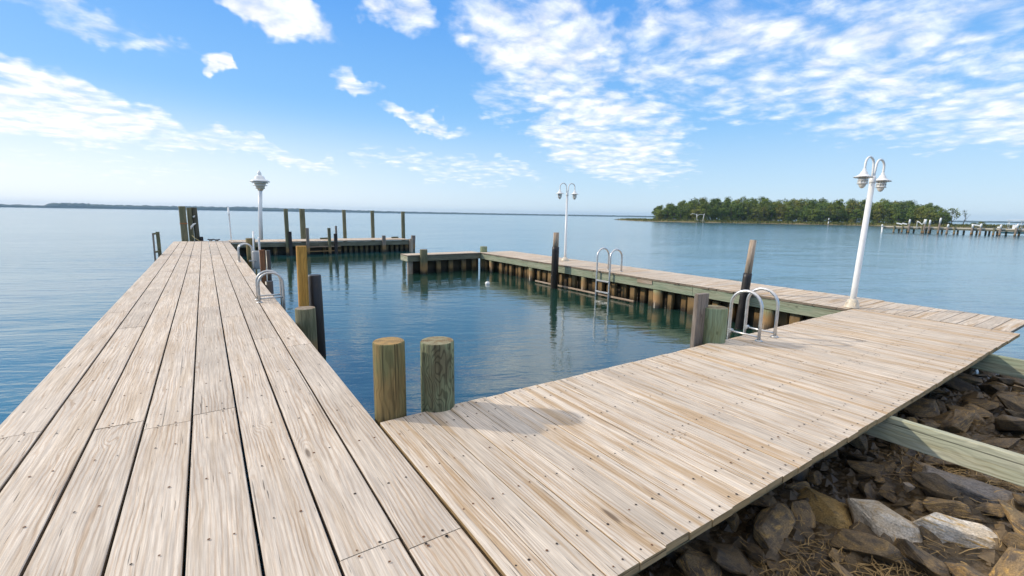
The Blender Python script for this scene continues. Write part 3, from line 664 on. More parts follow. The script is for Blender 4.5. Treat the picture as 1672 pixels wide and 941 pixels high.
# single lamp
e = empty('street_lamp', (1.24, 13.95, 0), 'white single-headed lamp with tiered lantern above the red-brown post', 'lamp post')
MB().tube([(1.228, 13.95, 0.83), (1.25, 13.95, 1.5), (1.295, 13.95, 2.17)], [0.049, 0.048, 0.047], 20).build('pole', MAT['white'], e)
MB().tube([(1.19, 13.95, -0.3), (1.172, 13.95, 0.83), (1.18, 13.95, 0.9)], 0.026, 10).build('conduit', MAT['white'], e)
L0 = (1.297, 13.95, 2.17)
lan = MB().lathe(L0, [(0, -0.04), (0.06, -0.04), (0.075, 0.0), (0.108, 0.01), (0.113, 0.035), (0.10, 0.04), (0.13, 0.11), (0.152, 0.19), (0, 0.2)], 28).build('lantern_body', MAT['cream'], e)
mb = MB()
for zz, r2 in ((0.09, 0.172), (0.155, 0.195)): mb.lathe(L0, [(0.10, zz), (r2, zz-0.004), (r2, zz+0.012), (0.11, zz+0.02)], 28)
rg = mb.build('louvre', MAT['white'], lan)
MB().lathe(L0, [(0.15, 0.185), (0.236, 0.185), (0.242, 0.197), (0.18, 0.235), (0.128, 0.262), (0.114, 0.315), (0.07, 0.345), (0.045, 0.36), (0.05, 0.385), (0.046, 0.42), (0.028, 0.445), (0.018, 0.475), (0, 0.48)], 28).build('lamp_hood', MAT['white'], e)
# thin pipes
tag(MB().tube([(1.12, 28.75, -0.5), (1.118, 28.75, 0.9), (1.11, 28.75, 1.36), (1.108, 28.75, 1.40), (1.105, 28.75, 1.44), (1.10, 28.75, 1.76)], [0.03, 0.03, 0.03, 0.075, 0.045, 0.035], 10).build('standpipe', MAT['white']),
    'thin white standpipe with a small collar at the outer corner of the long boardwalk', 'pipe')
tag(MB().tube([(1.22, 17.0, -1.2), (1.30, 17.4, 0.6), (1.33, 17.5, 0.92)], 0.026, 10).build('mooring_rod', MAT['white']), 'short white rod standing between the grey canister and the yellowish piling', 'rod')
e = empty('canister', (1.2, 15.5, 0), 'grey plastic canister hung on the edge of the long boardwalk', 'canister')
MB().lathe((1.2, 15.5, -0.12), [(0, 0), (0.085, 0), (0.1, 0.03), (0.1, 0.5), (0.09, 0.54), (0, 0.55)], 20).build('drum', MAT['greyplastic'], e)
MB().beam((1.2, 15.39, 0.14), (1.0, 15.39, 0.14), 0.02, 0.04).build('bracket', MAT['steel'], e)

# ------------------------------------------------------------------ grab rails and ladders
def hoop(x0, y0, x1, y1, top, zend0, zend1, rr=0.022, n=14):
    """inverted U from (x0,y0) to (x1,y1)"""
    a = Vector((x1-x0, y1-y0, 0)); L = a.length; a.normalize(); hr = L/2; c = (x0+a.x*hr, y0+a.y*hr, top-hr)
    pts = [(x0, y0, zend0), (x0, y0, (zend0+top-hr)/2)] + arc(c, hr, math.pi, 0, (a.x, a.y), n) + [(x1, y1, (zend1+top-hr)/2), (x1, y1, zend1)]
    return MB().tube(pts, rr, 12)
def flange(parent, x, y, r_=0.05):
    MB().lathe((x, y, 0.001), [(0, 0.012), (0.028, 0.02), (r_, 0.006), (r_, 0), (0, 0)], 14).build('flange', MAT['steel'], parent)
LD = 'swim ladders with hooped grab rails'
lad = empty('swim_ladder', (0.9, 9.1, 0), 'low grey hooped grab rails on the edge of the long boardwalk', 'ladder', LD)
for y in (9.02, 9.33):
    hoop(0.70, y, 1.09, y, 0.52, 0.0, -1.3, 0.021).build('rail', MAT['steel'], lad); flange(lad, 0.70, y)
    MB().tube([(0.70, y, 0.07), (1.09, y, 0.07)], 0.016, 8).build('brace', MAT['steel'], lad)
for z in (-0.35, -0.65, -0.95): MB().tube([(1.09, 9.02, z), (1.09, 9.33, z)], 0.02, 8).build('rung', MAT['steel'], lad)
lad = empty('swim_ladder', (1.0, 16.8, 0), 'far grey hooped grab rail beside the grey canister on the long boardwalk', 'ladder', LD)
for y in (16.6, 16.95):
    hoop(0.82, y, 1.2, y, 0.56, 0.0, -1.3, 0.024).build('rail', MAT['steel'], lad); flange(lad, 0.82, y)
for z in (-0.4, -0.7): MB().tube([(1.2, 16.6, z), (1.2, 16.95, z)], 0.02, 8).build('rung', MAT['steel'], lad)
RR = 0.021
lad = empty('swim_ladder', (6.15, 3.2, 0), 'pair of bright aluminium hooped grab rails beside the squat green piling', 'ladder', LD)
for x in (5.97, 6.38):
    hoop(x, 3.02, x, 3.44, 0.64, 0.0, -1.4, RR).build('rail', MAT['alu'], lad); flange(lad, x, 3.02)
    MB().tube([(x, 3.02, 0.055), (x, 3.44, 0.055)], 0.014, 8).build('brace', MAT['alu'], lad)
    MB().tube([(x-0.03, 3.42, 0.055), (x+0.035, 3.42, 0.055)], 0.03, 10).build('clamp', MAT['steel'], lad)
for z in (-0.3, -0.6, -0.9): MB().tube([(5.97, 3.44, z), (6.38, 3.44, z)], 0.02, 8).build('rung', MAT['alu'], lad)
lad = empty('swim_ladder', (9.7, 9.4, 0), 'tall aluminium ladder with two hooped rails going down from the side boardwalk into the basin', 'ladder', LD)
for y in (9.72, 9.2):
    hoop(10.02, y, 9.55, y, 0.66, 0.0, -1.6, 0.028).build('rail', MAT['alu'], lad); flange(lad, 10.02, y)
for z in (-0.27, -0.60, -0.9): MB().beam((9.55, 9.2, z), (9.55, 9.72, z), 0.08, 0.045).build('rung', MAT['alu'], lad)

# ------------------------------------------------------------------ small fittings
def cleat(x, y, label):
    e = empty('mooring_cleat', (x, y, 0), label, 'cleat', 'dark mooring cleats at the outer end of the long boardwalk')
    MB().beam((x-0.05, y, 0.005), (x+0.05, y, 0.005), 0.06, 0.012).build('plate', MAT['sleeve'], e)
    MB().tube([(x-0.14, y, 0.10), (x-0.05, y, 0.075), (x+0.05, y, 0.075), (x+0.14, y, 0.10)], 0.028, 8).build('horn', MAT['sleeve'], e)
    for q_ in (-0.04, 0.04): MB().tube([(x+q_, y, 0.01), (x+q_, y, 0.08)], 0.028, 8).build('stem', MAT['sleeve'], e)
cleat(0.20, 28.52, 'small dark cleat at the outer end of the long boardwalk, nearer the tall pilings')
cleat(0.46, 28.25, 'small dark cleat at the outer end of the long boardwalk, nearer the thin standpipe')
for x, lab in ((5.6, 'short dark timber offcut lying on the far boardwalk near the landing step'), (9.9, 'short dark timber offcut lying near the open end of the far boardwalk')):
    tag(MB().beam((x, 28.6, 0.05), (x+0.42, 28.7, 0.05), 0.14, 0.09, seed=x).build('timber_offcut', MAT['pile_olive']), lab, 'offcut', 'timber offcuts on the far boardwalk')
tag(MB().lathe((7.88, 13.23, WATER-0.06), [(0, 0), (0.06, 0.0), (0.08, 0.03), (0.08, 0.11), (0.05, 0.14), (0, 0.145)], 16).build('float', MAT['white']), 'small white foam float bobbing near the green corner piling', 'float')

# ------------------------------------------------------------------ loose beams over the rocks
BM = 'treated beams reaching out over the rocks'
tag(MB().beam((4.77, 1.95, -0.165), (4.77, -3.4, -0.165), 0.07, 0.215, seed=3).build('timber_beam', MAT['pale_beam']), 'pale green beam reaching from under the broad boardwalk over the large shore rocks', 'beam', BM)
tag(MB().beam((8.17, 1.95, -0.165), (8.17, -3.4, -0.165), 0.07, 0.225, seed=6).build('timber_beam', MAT['green_beam']), 'farther green beam reaching out over the last rocks by the blue water', 'beam', BM)

#@@PART2
# ------------------------------------------------------------------ water
def water_mat():
    m, g, b = new_mat('bay_water')
    P = g.n('ShaderNodeNewGeometry').outputs['Position']
    X, Y, Z = g.xyz(P)
    inb = g.m('MULTIPLY', g.m('MULTIPLY', g.ramp(X, 0.6, 1.6), g.ramp(X, 9.6, 11.5, 1.0, 0.0)), g.m('MULTIPLY', g.ramp(Y, 1.0, 3.5), g.ramp(Y, 24.0, 30.0, 1.0, 0.0)))
    rot = g.n('ShaderNodeVectorRotate', rotation_type='Z_AXIS'); g.put(rot.inputs['Vector'], P); rot.inputs['Angle'].default_value = R_(25)
    A = rot.outputs[0]
    big = g.noise(g.v('MULTIPLY', A, (0.16, 0.42, 1)), 1.0, 2, 0.5)
    mid = g.noise(g.v('MULTIPLY', A, (0.8, 2.3, 1)), 1.0, 3, 0.55, 0.4)
    sml = g.noise(g.v('MULTIPLY', A, (4.2, 10.5, 1)), 1.0, 3, 0.55, 0.3)
    gust = g.ramp(g.noise(g.v('MULTIPLY', P, (0.03, 0.07, 1)), 1.0, 3, 0.6), 0.35, 0.65, 0.55, 1.15)
    hh = g.m('ADD', g.m('MULTIPLY', big, 0.08), g.m('ADD', g.m('MULTIPLY', mid, 0.032), g.m('MULTIPLY', sml, 0.0055)))
    hb = g.m('ADD', g.m('MULTIPLY', mid, 0.012), g.m('MULTIPLY', sml, 0.0034))
    h = g.mixf(inb, g.m('MULTIPLY', hh, gust), hb)
    murk = g.noise(g.v('MULTIPLY', P, (0.25, 0.25, 1)), 1.0, 3)
    col = g.mix(g.ramp(murk, 0.35, 0.65), (0.018, 0.105, 0.150), (0.024, 0.12, 0.158))
    col = g.mix(inb, col, (0.012, 0.042, 0.030))
    b.inputs['IOR'].default_value = 2.4
    set_b(g, b, col, g.mixf(inb, 0.13, 0.02), g.bump(h, 1.0, 1.0))
    return m
mb = MB()
xs = [-3800, -400, -40, 60, 400, 3800]
gr = [[mb.vert((x, y, WATER)) for y in xs] for x in xs]
for i in range(5):
    for j in range(5): mb.face([gr[i][j], gr[i+1][j], gr[i+1][j+1], gr[i][j+1]])
tag(mb.build('water', water_mat()), kind='structure')

# ------------------------------------------------------------------ shore and rocks
def rock_mat(name, a, b_, c, wet=True, pale=False):
    m, g, bs = new_mat(name)
    ob = g.n('ShaderNodeTexCoord').outputs['Object']
    oi = g.n('ShaderNodeObjectInfo').outputs['Random']
    sh = g.v('ADD', ob, g.comb(g.m('MULTIPLY', oi, 37.0), g.m('MULTIPLY', oi, 11.0), 0.0))
    n1 = g.noise(sh, 3.0, 6, 0.62); n2 = g.noise(g.v('MULTIPLY', sh, (2.0, 2.0, 16.0)), 1.5, 5, 0.6); n3 = g.noise(sh, 26.0, 4, 0.6)
    col = g.mix(g.ramp(n1, 0.35, 0.62), a, b_)
    col = g.mix(g.m('MULTIPLY', g.ramp(n2, 0.5, 0.66), g.ramp(oi, 0.1, 0.8, 0.25, 1.0)), col, c)
    t = g.m('MULTIPLY', g.ramp(n3, 0.25, 0.75, 0.5, 1.45, False), g.ramp(oi, 0, 1, 0.5, 1.5, False))
    col = g.mix(1.0, col, g.comb(t, t, t), 'MULTIPLY')
    z = g.xyz(g.n('ShaderNodeNewGeometry').outputs['Position'])[2]
    zz = g.m('ADD', z, g.m('MULTIPLY', g.m('SUBTRACT', n1, 0.5), 0.25))
    wetf = g.ramp(zz, WATER-0.02, WATER+0.16, 1.0, 0.0)
    if wet: col = g.mix(g.m('MULTIPLY', wetf, 0.55), col, (0.03, 0.02, 0.009))
    h = g.m('ADD', g.m('MULTIPLY', n2, 0.7), g.m('MULTIPLY', n3, 0.35))
    set_b(g, bs, col, g.mixf(wetf, 0.62, 0.22) if wet else 0.7, g.bump(h, 0.75, 0.02), spec=0.5)
    return m
MAT['rock'] = rock_mat('shore_rock', (0.08, 0.06, 0.042), (0.20, 0.135, 0.066), (0.34, 0.21, 0.07))
MAT['rock_pale'] = rock_mat('pale_grey_rock', (0.62, 0.56, 0.48), (0.47, 0.39, 0.29), (0.42, 0.27, 0.10), wet=False)
MAT['rock_slab'] = rock_mat('grey_slab_rock', (0.34, 0.29, 0.25), (0.25, 0.20, 0.15), (0.40, 0.25, 0.09), wet=False)
MAT['rock_brown'] = rock_mat('brown_slab_rock', (0.24, 0.165, 0.065), (0.32, 0.21, 0.075), (0.13, 0.10, 0.06), wet=False)
def shore_mat():
    m, g, b = new_mat('shore_silt')
    P = g.n('ShaderNodeNewGeometry').outputs['Position']
    n1 = g.noise(P, 2.0, 6, 0.65); n2 = g.noise(P, 22.0, 5, 0.6); v1 = g.vor(P, 13.0)
    col = g.mix(g.ramp(n1, 0.35, 0.65), (0.05, 0.036, 0.02), (0.115, 0.075, 0.033))
    col = g.mix(g.ramp(v1, 0.05, 0.45), (0.10, 0.078, 0.05), col)
    t = g.ramp(n2, 0.25, 0.75, 0.5, 1.4, False)
    col = g.mix(1.0, col, g.comb(t, t, t), 'MULTIPLY')
    set_b(g, b, col, 0.45, g.bump(g.m('ADD', n2, g.m('MULTIPLY', v1, -1.2)), 0.9, 0.03))
    return m
def shore_z(x, y):
    pts = [(-14, 0.6), (-6, 0.15), (-3, -0.2), (0, -0.5), (1.2, -0.66), (2.3, -0.71), (3.3, -1.5), (5, -2.2)]
    for (y0, z0), (y1, z1) in zip(pts, pts[1:]):
        if y <= y1:
            t = max(0, (y-y0)/(y1-y0)); z = z0+(z1-z0)*t; break
    else: z = -2.2
    if x > 9.2: z -= (x-9.2)**1.3*0.22
    return z + 0.07*noise.noise((x*1.3, y*1.3, 0.5)) + 0.03*noise.noise((x*4, y*4, 1.5))
mb = MB(); nx, ny = 150, 110; ids = []
for i in range(nx+1):
    x = -10+24*i/nx
    ids.append([mb.vert((x, -14+18.5*(j/ny), shore_z(x, -14+18.5*(j/ny)))) for j in range(ny+1)])
for i in range(nx):
    for j in range(ny): mb.face([ids[i][j], ids[i+1][j], ids[i+1][j+1], ids[i][j+1]], smooth=True)
tag(mb.build('shore_ground', shore_mat()), kind='structure')

def rock_mesh(name, seed, mat, sx=1.0, sy=0.7, sz=0.45, n=16, bev=0.05, sub=0):
    rg = random.Random(seed); bm = bmesh.new()
    for _ in range(n):
        v = Vector((rg.gauss(0, 1), rg.gauss(0, 1), rg.gauss(0, 1))).normalized()*rg.uniform(0.8, 1.0)
        v = Vector((max(-0.82, min(0.82, v.x)), max(-0.82, min(0.82, v.y)), max(-0.7, min(0.7, v.z))))
        bm.verts.new((v.x*sx, v.y*sy, v.z*sz))
    hull = bmesh.ops.convex_hull(bm, input=bm.verts)
    bmesh.ops.delete(bm, geom=[v for v in bm.verts if not v.link_faces], context='VERTS')
    bmesh.ops.dissolve_limit(bm, angle_limit=R_(9), verts=bm.verts, edges=bm.edges)
    bmesh.ops.bevel(bm, geom=bm.edges[:], offset=bev, segments=2, profile=0.6, affect='EDGES', clamp_overlap=True)
    bmesh.ops.triangulate(bm, faces=bm.faces)
    bmesh.ops.subdivide_edges(bm, edges=bm.edges, cuts=1, use_grid_fill=True)
    for v in bm.verts:
        q_ = v.co*2.3 + Vector((seed*3.1, 0, 0))
        d_ = 0.045*noise.noise(q_) + 0.03*noise.noise(v.co*6 + Vector((0, seed, 0)))
        v.co += v.normal*d_ if v.normal.length else Vector((0, 0, 0))
    me = bpy.data.meshes.new(name); bm.to_mesh(me); bm.free(); me.materials.append(mat)
    return me
RG = 'riprap rocks on the shore under the boardwalk'
def rock(me, loc, sc, rz, tx, ty, label, nm='rock'):
    o = bpy.data.objects.new(nm, me); COL.objects.link(o); o.location = loc
    o.scale = sc if hasattr(sc, '__len__') else (sc, sc, sc); o.rotation_euler = (tx, ty, rz)
    return tag(o, label, 'rock', RG)
variants = [rock_mesh('rock', 20+k, MAT['rock'], sy=rnd.uniform(0.55, 0.85), sz=rnd.uniform(0.32, 0.55), n=rnd.randint(12, 20), bev=0.035) for k in range(12)]
taken = []
def big(x, y, rr): taken.append((x, y, rr))
rock(rock_mesh('rock', 3, MAT['rock_pale'], sy=0.72, sz=0.6, n=22, bev=0.09), (3.98, 0.96, -0.62), (0.36, 0.34, 0.34), R_(70), 0.15, -0.1, 'large pale grey rounded rock, brown stained on one side, next to its pale twin'); big(3.98, 0.96, .3)
rock(rock_mesh('rock', 8, MAT['rock_pale'], sy=0.62, sz=0.5, n=22, bev=0.09), (4.22, 0.62, -0.56), (0.40, 0.32, 0.32), R_(-50), -0.2, 0.2, 'large pale grey rock with long straight cracks, sloping away from its stained twin'); big(4.22, .62, .33)
rock(rock_mesh('rock', 31, MAT['rock_brown'], sy=0.75, sz=0.45, n=16, bev=0.05), (3.86, 1.36, -0.68), (0.38, 0.36, 0.34), R_(20), 0.1, 0.1, 'big flat olive-brown slab half in the shade behind the stained pale rock'); big(3.86, 1.36, .33)
rock(rock_mesh('rock', 44, MAT['rock_slab'], sx=1.2, sy=0.42, sz=0.36, n=16, bev=0.04), (5.0, 0.62, -0.56), (0.48, 0.42, 0.36), R_(-72), 0.1, 0.15, 'long tapering grey slab lying beyond the two pale rocks'); big(5.0, .62, .36)
rock(rock_mesh('rock', 51, MAT['rock_slab'], sy=0.8, sz=0.5, n=12, bev=0.05), (4.62, 1.02, -0.55), 0.085, R_(20), 0.2, 0.1, 'small light grey block sitting between the pale rocks and the long slab'); big(4.62, 1.02, .08)
nrock = 0; tries = 0
while nrock < 290 and tries < 20000:
    tries += 1
    x = rnd.uniform(2.0, 11.0); lo = 0.13*x-0.55
    y = rnd.uniform(lo, 2.5)
    sz_ = rnd.choice((0.26, 0.22, 0.19, 0.17, 0.15)) if nrock < 130 else rnd.uniform(0.06, 0.14)
    if x > 6.5: sz_ *= 1.25
    if any((x-a)**2+(y-b)**2 < (0.5*(sz_+c))**2 for a, b, c in taken): continue
    taken.append((x, y, sz_)); nrock += 1
    rock(rnd.choice(variants), (x, y, shore_z(x, y)+sz_*rnd.uniform(0.15, 0.38)), (sz_*rnd.uniform(0.9, 1.35), sz_, sz_*rnd.uniform(0.7, 1.1)), rnd.uniform(0, 6.28), rnd.uniform(-0.55, 0.55), rnd.uniform(-0.55, 0.55),
         'dark brown angular rock among the many strewn over the shore beside the boardwalk')
# pebbles and chips nobody could count
mb = MB(); rg = random.Random(5)
for _ in range(2600):
    x = rg.uniform(1.6, 10.5); y = rg.uniform(0.13*x-1.2, 2.4); z = shore_z(x, y)+0.012; s_ = rg.uniform(0.015, 0.05) if rg.random() < 0.6 else rg.uniform(0.05, 0.085)
    c0 = Vector((x, y, z)); a_ = rg.uniform(0, 6.28)
    top = mb.vert(c0+Vector((0, 0, s_*0.55))); ring = [mb.vert(c0+Vector((math.cos(a_+k*1.2566)*s_*rg.uniform(.7, 1.2), math.sin(a_+k*1.2566)*s_*rg.uniform(.7, 1.2), -0.01))) for k in range(5)]
    for k in range(5): mb.face([ring[k], ring[(k+1) % 5], top])
tag(mb.build('pebbles', MAT['rock']), 'loose pebbles and stone chips between the shore rocks', 'pebbles', kind='stuff')
# dry straw and twigs
MAT['straw'] = plain('dry_straw', (0.36, 0.235, 0.095), 0.8, 0, 0.35, 9)
MAT['twig'] = plain('dry_twig', (0.20, 0.14, 0.08), 0.8, 0, 0.3, 9)
mb = MB()
def straw(cx_, cy_, spread, n, ln):
    for _ in range(n):
        x = cx_+rg.gauss(0, spread); y = cy_+rg.gauss(0, spread*0.7); z = shore_z(x, y)+rg.uniform(0.0, 0.09)
        a_ = rg.uniform(0, 6.28); L = ln*rg.uniform(0.4, 1.2); w_ = rg.uniform(0.0012, 0.003); bend = rg.uniform(-0.8, 0.8); up = rg.uniform(-0.1, 0.5)
        prev = None
        for k in range(4):
            t = k/3; aa = a_+bend*t
            p = Vector((x+math.cos(aa)*L*t, y+math.sin(aa)*L*t, z+up*L*t*(1-0.6*t))); sd_ = Vector((-math.sin(aa), math.cos(aa), 0.4))*w_*(1-0.6*t)
            cur = (mb.vert(p-sd_), mb.vert(p+sd_))
            if prev: mb.face([prev[0], prev[1], cur[1], cur[0]])
            prev = cur
straw(3.1, 1.1, 0.2, 150, 0.14); straw(3.5, 0.75, 0.2, 170, 0.14); straw(5.2, 0.95, 0.25, 420, 0.17); straw(5.6, 0.5, 0.3, 400, 0.17); straw(2.6, 1.1, 0.3, 120, 0.16); straw(6, 0.2, 0.6, 200, 0.18); straw(4, -0.3, 0.8, 500, 0.2)
tag(mb.build('dry_straw', MAT['straw']), 'dry yellow straw washed up between the shore rocks', 'straw', kind='stuff')
for k, (p, lab) in enumerate((([(2.95, 1.3, -0.68), (3.15, 1.2, -0.62), (3.4, 1.0, -0.63), (3.52, 0.83, -0.60)], 'long bare twig lying across the straw below the edge of the broad boardwalk'),
                          ([(3.45, 1.55, -0.72), (3.6, 1.5, -0.66), (3.78, 1.46, -0.65)], 'short pale twig by the olive-brown slab'),
                          ([(4.7, 1.35, -0.66), (4.9, 1.2, -0.62), (5.05, 1.05, -0.62)], 'thin pale reed lying over the rocks behind the small light grey block'))):
    tag(MB().tube(p, [0.006, 0.005, 0.004, 0.002][:len(p)], 6).build('twig', MAT['twig']), lab, 'twig')

# ------------------------------------------------------------------ island with its wood
def azv(a): return Vector((math.sin(R_(a)), math.cos(R_(a)), 0))
def interp(tab, x):
    if x <= tab[0][0]: return tab[0][1]
    for (a, b), (c, d_) in zip(tab, tab[1:]):
        if x <= c: return b+(d_-b)*(x-a)/(c-a)
    return tab[-1][1]
SHORE = [(45.9, 330), (47.2, 300), (50.0, 250), (55.6, 240), (62, 252), (70, 256), (76, 250), (79, 262), (82, 290), (100, 310)]
def isl_z(a, q_):
    """q_: metres inland"""
    wdt = interp([(45.9, 3), (47.5, 14), (50, 40), (56, 95), (100, 95)], a)
    if q_ < 0: return WATER-0.5
    e_ = min(1, q_/5.0)*min(1, max(0, (wdt-q_)/6.0+0.001))
    return WATER-0.25+e_*(0.75+0.5*min(1, q_/20))
mb = MB(); AZ = [45.9+0.55*i for i in range(99)]; QS = [-1, 0, 2, 4, 6, 9, 13, 18, 25, 34, 45, 60, 75, 90, 100]
ids = []
for a in AZ:
    row = []
    for q_ in QS:
        rr = interp(SHORE, a)+q_+3*noise.noise((a*0.9, 0.2, 0))
        p = azv(a)*rr; row.append(mb.vert((p.x, p.y, isl_z(a, q_)+(0.12*noise.noise((p.x*0.2, p.y*0.2, 0)) if q_ > 1 else 0))))
    ids.append(row)
for i in range(len(AZ)-1):
    for j in range(len(QS)-1): mb.face([ids[i][j], ids[i+1][j], ids[i+1][j+1], ids[i][j+1]], smooth=True)
def marsh_mat():
    m, g, b = new_mat('marsh_ground')
    P = g.n('ShaderNodeNewGeometry').outputs['Position']
    n1 = g.noise(P, 0.09, 5, 0.6); n2 = g.noise(P, 1.5, 4, 0.6)
    col = g.mix(g.ramp(n1, 0.4, 0.6), (0.11, 0.115, 0.028), (0.19, 0.155, 0.055))
    t = g.ramp(n2, 0.25, 0.75, 0.6, 1.3, False); col = g.mix(1.0, col, g.comb(t, t, t), 'MULTIPLY')
    z = g.xyz(P)[2]; col = g.mix(g.ramp(z, WATER+0.05, WATER+0.3, 1.0, 0.0), col, (0.17, 0.115, 0.06))
    set_b(g, b, col, 0.9); return m
tag(mb.build('island_ground', marsh_mat()), kind='structure')
def leaf_mat(name, cols, var):
    m, g, b = new_mat(name)
    oi = g.n('ShaderNodeObjectInfo').outputs['Random']
    at = g.n('ShaderNodeAttribute', attribute_name='tone').outputs['Fac']
    k = g.ramp(oi, 0.0, 1.0, 0, 1, False)
    col = g.mix(g.ramp(k, 0.3, 0.75), cols[0], cols[1]); col = g.mix(g.ramp(k, 0.80, 0.97), col, cols[2])
    t = g.m('ADD', 1-var, g.m('MULTIPLY', at, 2*var)); col = g.mix(1.0, col, g.comb(t, t, t), 'MULTIPLY')
    set_b(g, b, col, 0.7, spec=0.2)
    return m
MAT['leaf'] = leaf_mat('wood_foliage', ((0.10, 0.145, 0.024), (0.15, 0.18, 0.030), (0.19, 0.185, 0.036)), 0.5)
MAT['reed'] = leaf_mat('marsh_reed', ((0.13, 0.135, 0.035), (0.16, 0.14, 0.045), (0.2, 0.16, 0.06)), 0.35)
MAT['bark'] = plain('tree_bark', (0.13, 0.10, 0.08), 0.9, 0, 0.3, 2)
rt = random.Random(21)
def tree_proto(kind):
    e = bpy.data.objects.new('tree', None); COL.objects.link(e); e.location = (0, 0, 0)
    H = 12.0; mb = MB()
    mb.tube([(0, 0, -0.4), (0.1, 0, H*0.3), (0.2, 0.1, H*0.6), (0.15, 0, H*0.82)], [0.3, 0.22, 0.13, 0.05], 7)
    for k in range(5):
        a = k*1.3+kind; z = H*(0.3+0.09*k)
        mb.tube([(0.1, 0, z), (math.cos(a)*1.6, math.sin(a)*1.6, z+1.5), (math.cos(a)*2.6, math.sin(a)*2.6, z+2.5)], [0.1, 0.06, 0.02], 5)
    mb.build('trunk', MAT['bark'], e)
    mb = MB(); cw = (3.1, 3.4, 2.7, 3.6, 2.4, 3.0)[kind]; z0, z1 = ((2.2, 12.0), (1.4, 11.5), (2.8, 12.6), (1.8, 11.0), (1.0, 12.5), (3.2, 12.0))[kind]
    for c in range(34):
        th = rt.uniform(0, 6.28); t = rt.random(); zc = z0+(z1-z0)*t
        prof = math.sin(math.pi*min(1, max(0.0, t*0.86+0.12)))**0.55
        rad = cw*prof*math.sqrt(rt.uniform(0.25, 1.0))
        c0 = Vector((math.cos(th)*rad, math.sin(th)*rad, zc)); cr = rt.uniform(0.9, 1.7); tone = min(1, max(0, rt.gauss(0.5, 0.32)))
        for _ in range(64):
            dv = Vector((rt.gauss(0, 1), rt.gauss(0, 1), rt.gauss(0, 0.8))).normalized()
            p = c0+dv*cr*rt.uniform(0.55, 1.05); s_ = rt.uniform(0.16, 0.34)
            nrm = (dv+Vector((rt.uniform(-.6, .6), rt.uniform(-.6, .6), rt.uniform(-.2, .9)))).normalized()
            a = nrm.orthogonal().normalized(); b = nrm.cross(a)
            mb.face([mb.vert(p-a*s_), mb.vert(p+b*s_*0.7), mb.vert(p+a*s_), mb.vert(p-b*s_*0.7)], tone=min(1, max(0, tone+rt.uniform(-.15, .15))))
    mb.build('crown', MAT['leaf'], e)
    return e
protos = [tree_proto(k) for k in range(6)]
ENV = [(50.4, 12), (51.5, 19), (53.2, 24), (55.6, 30.5), (58, 31), (62, 32), (66, 31), (70, 32), (73, 32), (75.3, 29), (76.4, 25), (77.0, 17)]
used = set(); TG = 'trees of the wood on the low island'
tcount = 0
for row, (ro, lo_, hi_, stp) in enumerate(((14, 0.5, 0.78, 1.05), (20, 0.74, 0.95, 1.1), (28, 0.84, 1.0, 1.15), (37, 0.88, 1.0, 1.15), (47, 0.88, 1.0, 1.2), (58, 0.9, 1.0, 1.25))):
    a = 51.1+rt.uniform(0, 0.6)
    while a < 77.0:
        rr = interp(SHORE, a)+ro+rt.uniform(-2.5, 2.5); dep = rr*math.cos(R_(a-33.9))
        ztop = 1.6+interp(ENV, a)/743*dep*rt.uniform(lo_, hi_)
        k = rt.randrange(6); zb = -0.1; sc_ = max(0.25, (ztop-zb)/12.2); p = azv(a)*rr
        wsc = max(sc_, 0.7)*rt.uniform(0.95, 1.3)
        lab = 'round-crowned green tree massed in the wood on the low island'
        if k not in used:
            o = protos[k]; used.add(k); o.location = (p.x, p.y, zb); o.scale = (wsc, wsc, sc_); o.rotation_euler = (0, 0, rt.uniform(0, 6.28)); tag(o, lab, 'tree', TG)
        else: copy_thing(protos[k], (p.x, p.y, zb), lab, rt.uniform(0, 6.28), (wsc, wsc, sc_), TG)
        tcount += 1
        a += stp*rt.uniform(0.8, 1.2)*(0.75 if row == 0 else 1)
print('trees', tcount)
a = 51.0
while a < 77.2:
    p = azv(a)*(interp(SHORE, a)+rt.uniform(9, 17)); s_ = rt.uniform(0.16, 0.30)
    copy_thing(protos[rt.choice((1, 4))], (p.x, p.y, -0.5), 'low green bush in the undergrowth along the front of the island wood', rt.uniform(0, 6), (s_*2.3, s_*2.3, s_), 'bushes along the front of the island wood').name = 'bush'
    a += rt.uniform(0.35, 0.75)
# thin, nearly bare trees beside the wood
def bare_tree(a, rr, H, leafy, label):
    p = azv(a)*rr; e = empty('bare_tree', (p.x, p.y, -0.1), label, 'tree'); mb = MB(); tips = []
    def limb(p0, d0, L, r0, dep):
        p1 = p0+d0*L*0.5+Vector((rt.uniform(-.1, .1), rt.uniform(-.1, .1), 0))*L; p2 = p1+(d0+Vector((rt.uniform(-.3, .3), rt.uniform(-.3, .3), .15))).normalized()*L*0.5
        mb.tube([p0, p1, p2], [r0, r0*0.75, r0*0.5], 5, cap=False)
        if dep == 0: tips.append(p2); return
        for _ in range(3): limb(p2 if _ else p1, (d0+Vector((rt.uniform(-.9, .9), rt.uniform(-.9, .9), rt.uniform(0, .5)))).normalized(), L*0.62, r0*0.5, dep-1)
    limb(Vector((p.x, p.y, -0.3)), Vector((0.05, 0, 1)), H*0.48, 0.2, 3)
    mb.build('trunk', MAT['bark'], e)
    mb = MB()
    for t_ in tips:
        if rt.random() > leafy: continue
        for _ in range(14):
            q_ = t_+Vector((rt.gauss(0, .35), rt.gauss(0, .35), rt.gauss(0, .3))); s_ = rt.uniform(.12, .26); nrm = Vector((rt.gauss(0, 1), rt.gauss(0, 1), rt.gauss(0, 1))).normalized(); a_ = nrm.orthogonal().normalized(); b_ = nrm.cross(a_)
            mb.face([mb.vert(q_-a_*s_), mb.vert(q_+b_*s_), mb.vert(q_+a_*s_), mb.vert(q_-b_*s_)], tone=rt.random())
    mb.build('crown', MAT['leaf'], e)
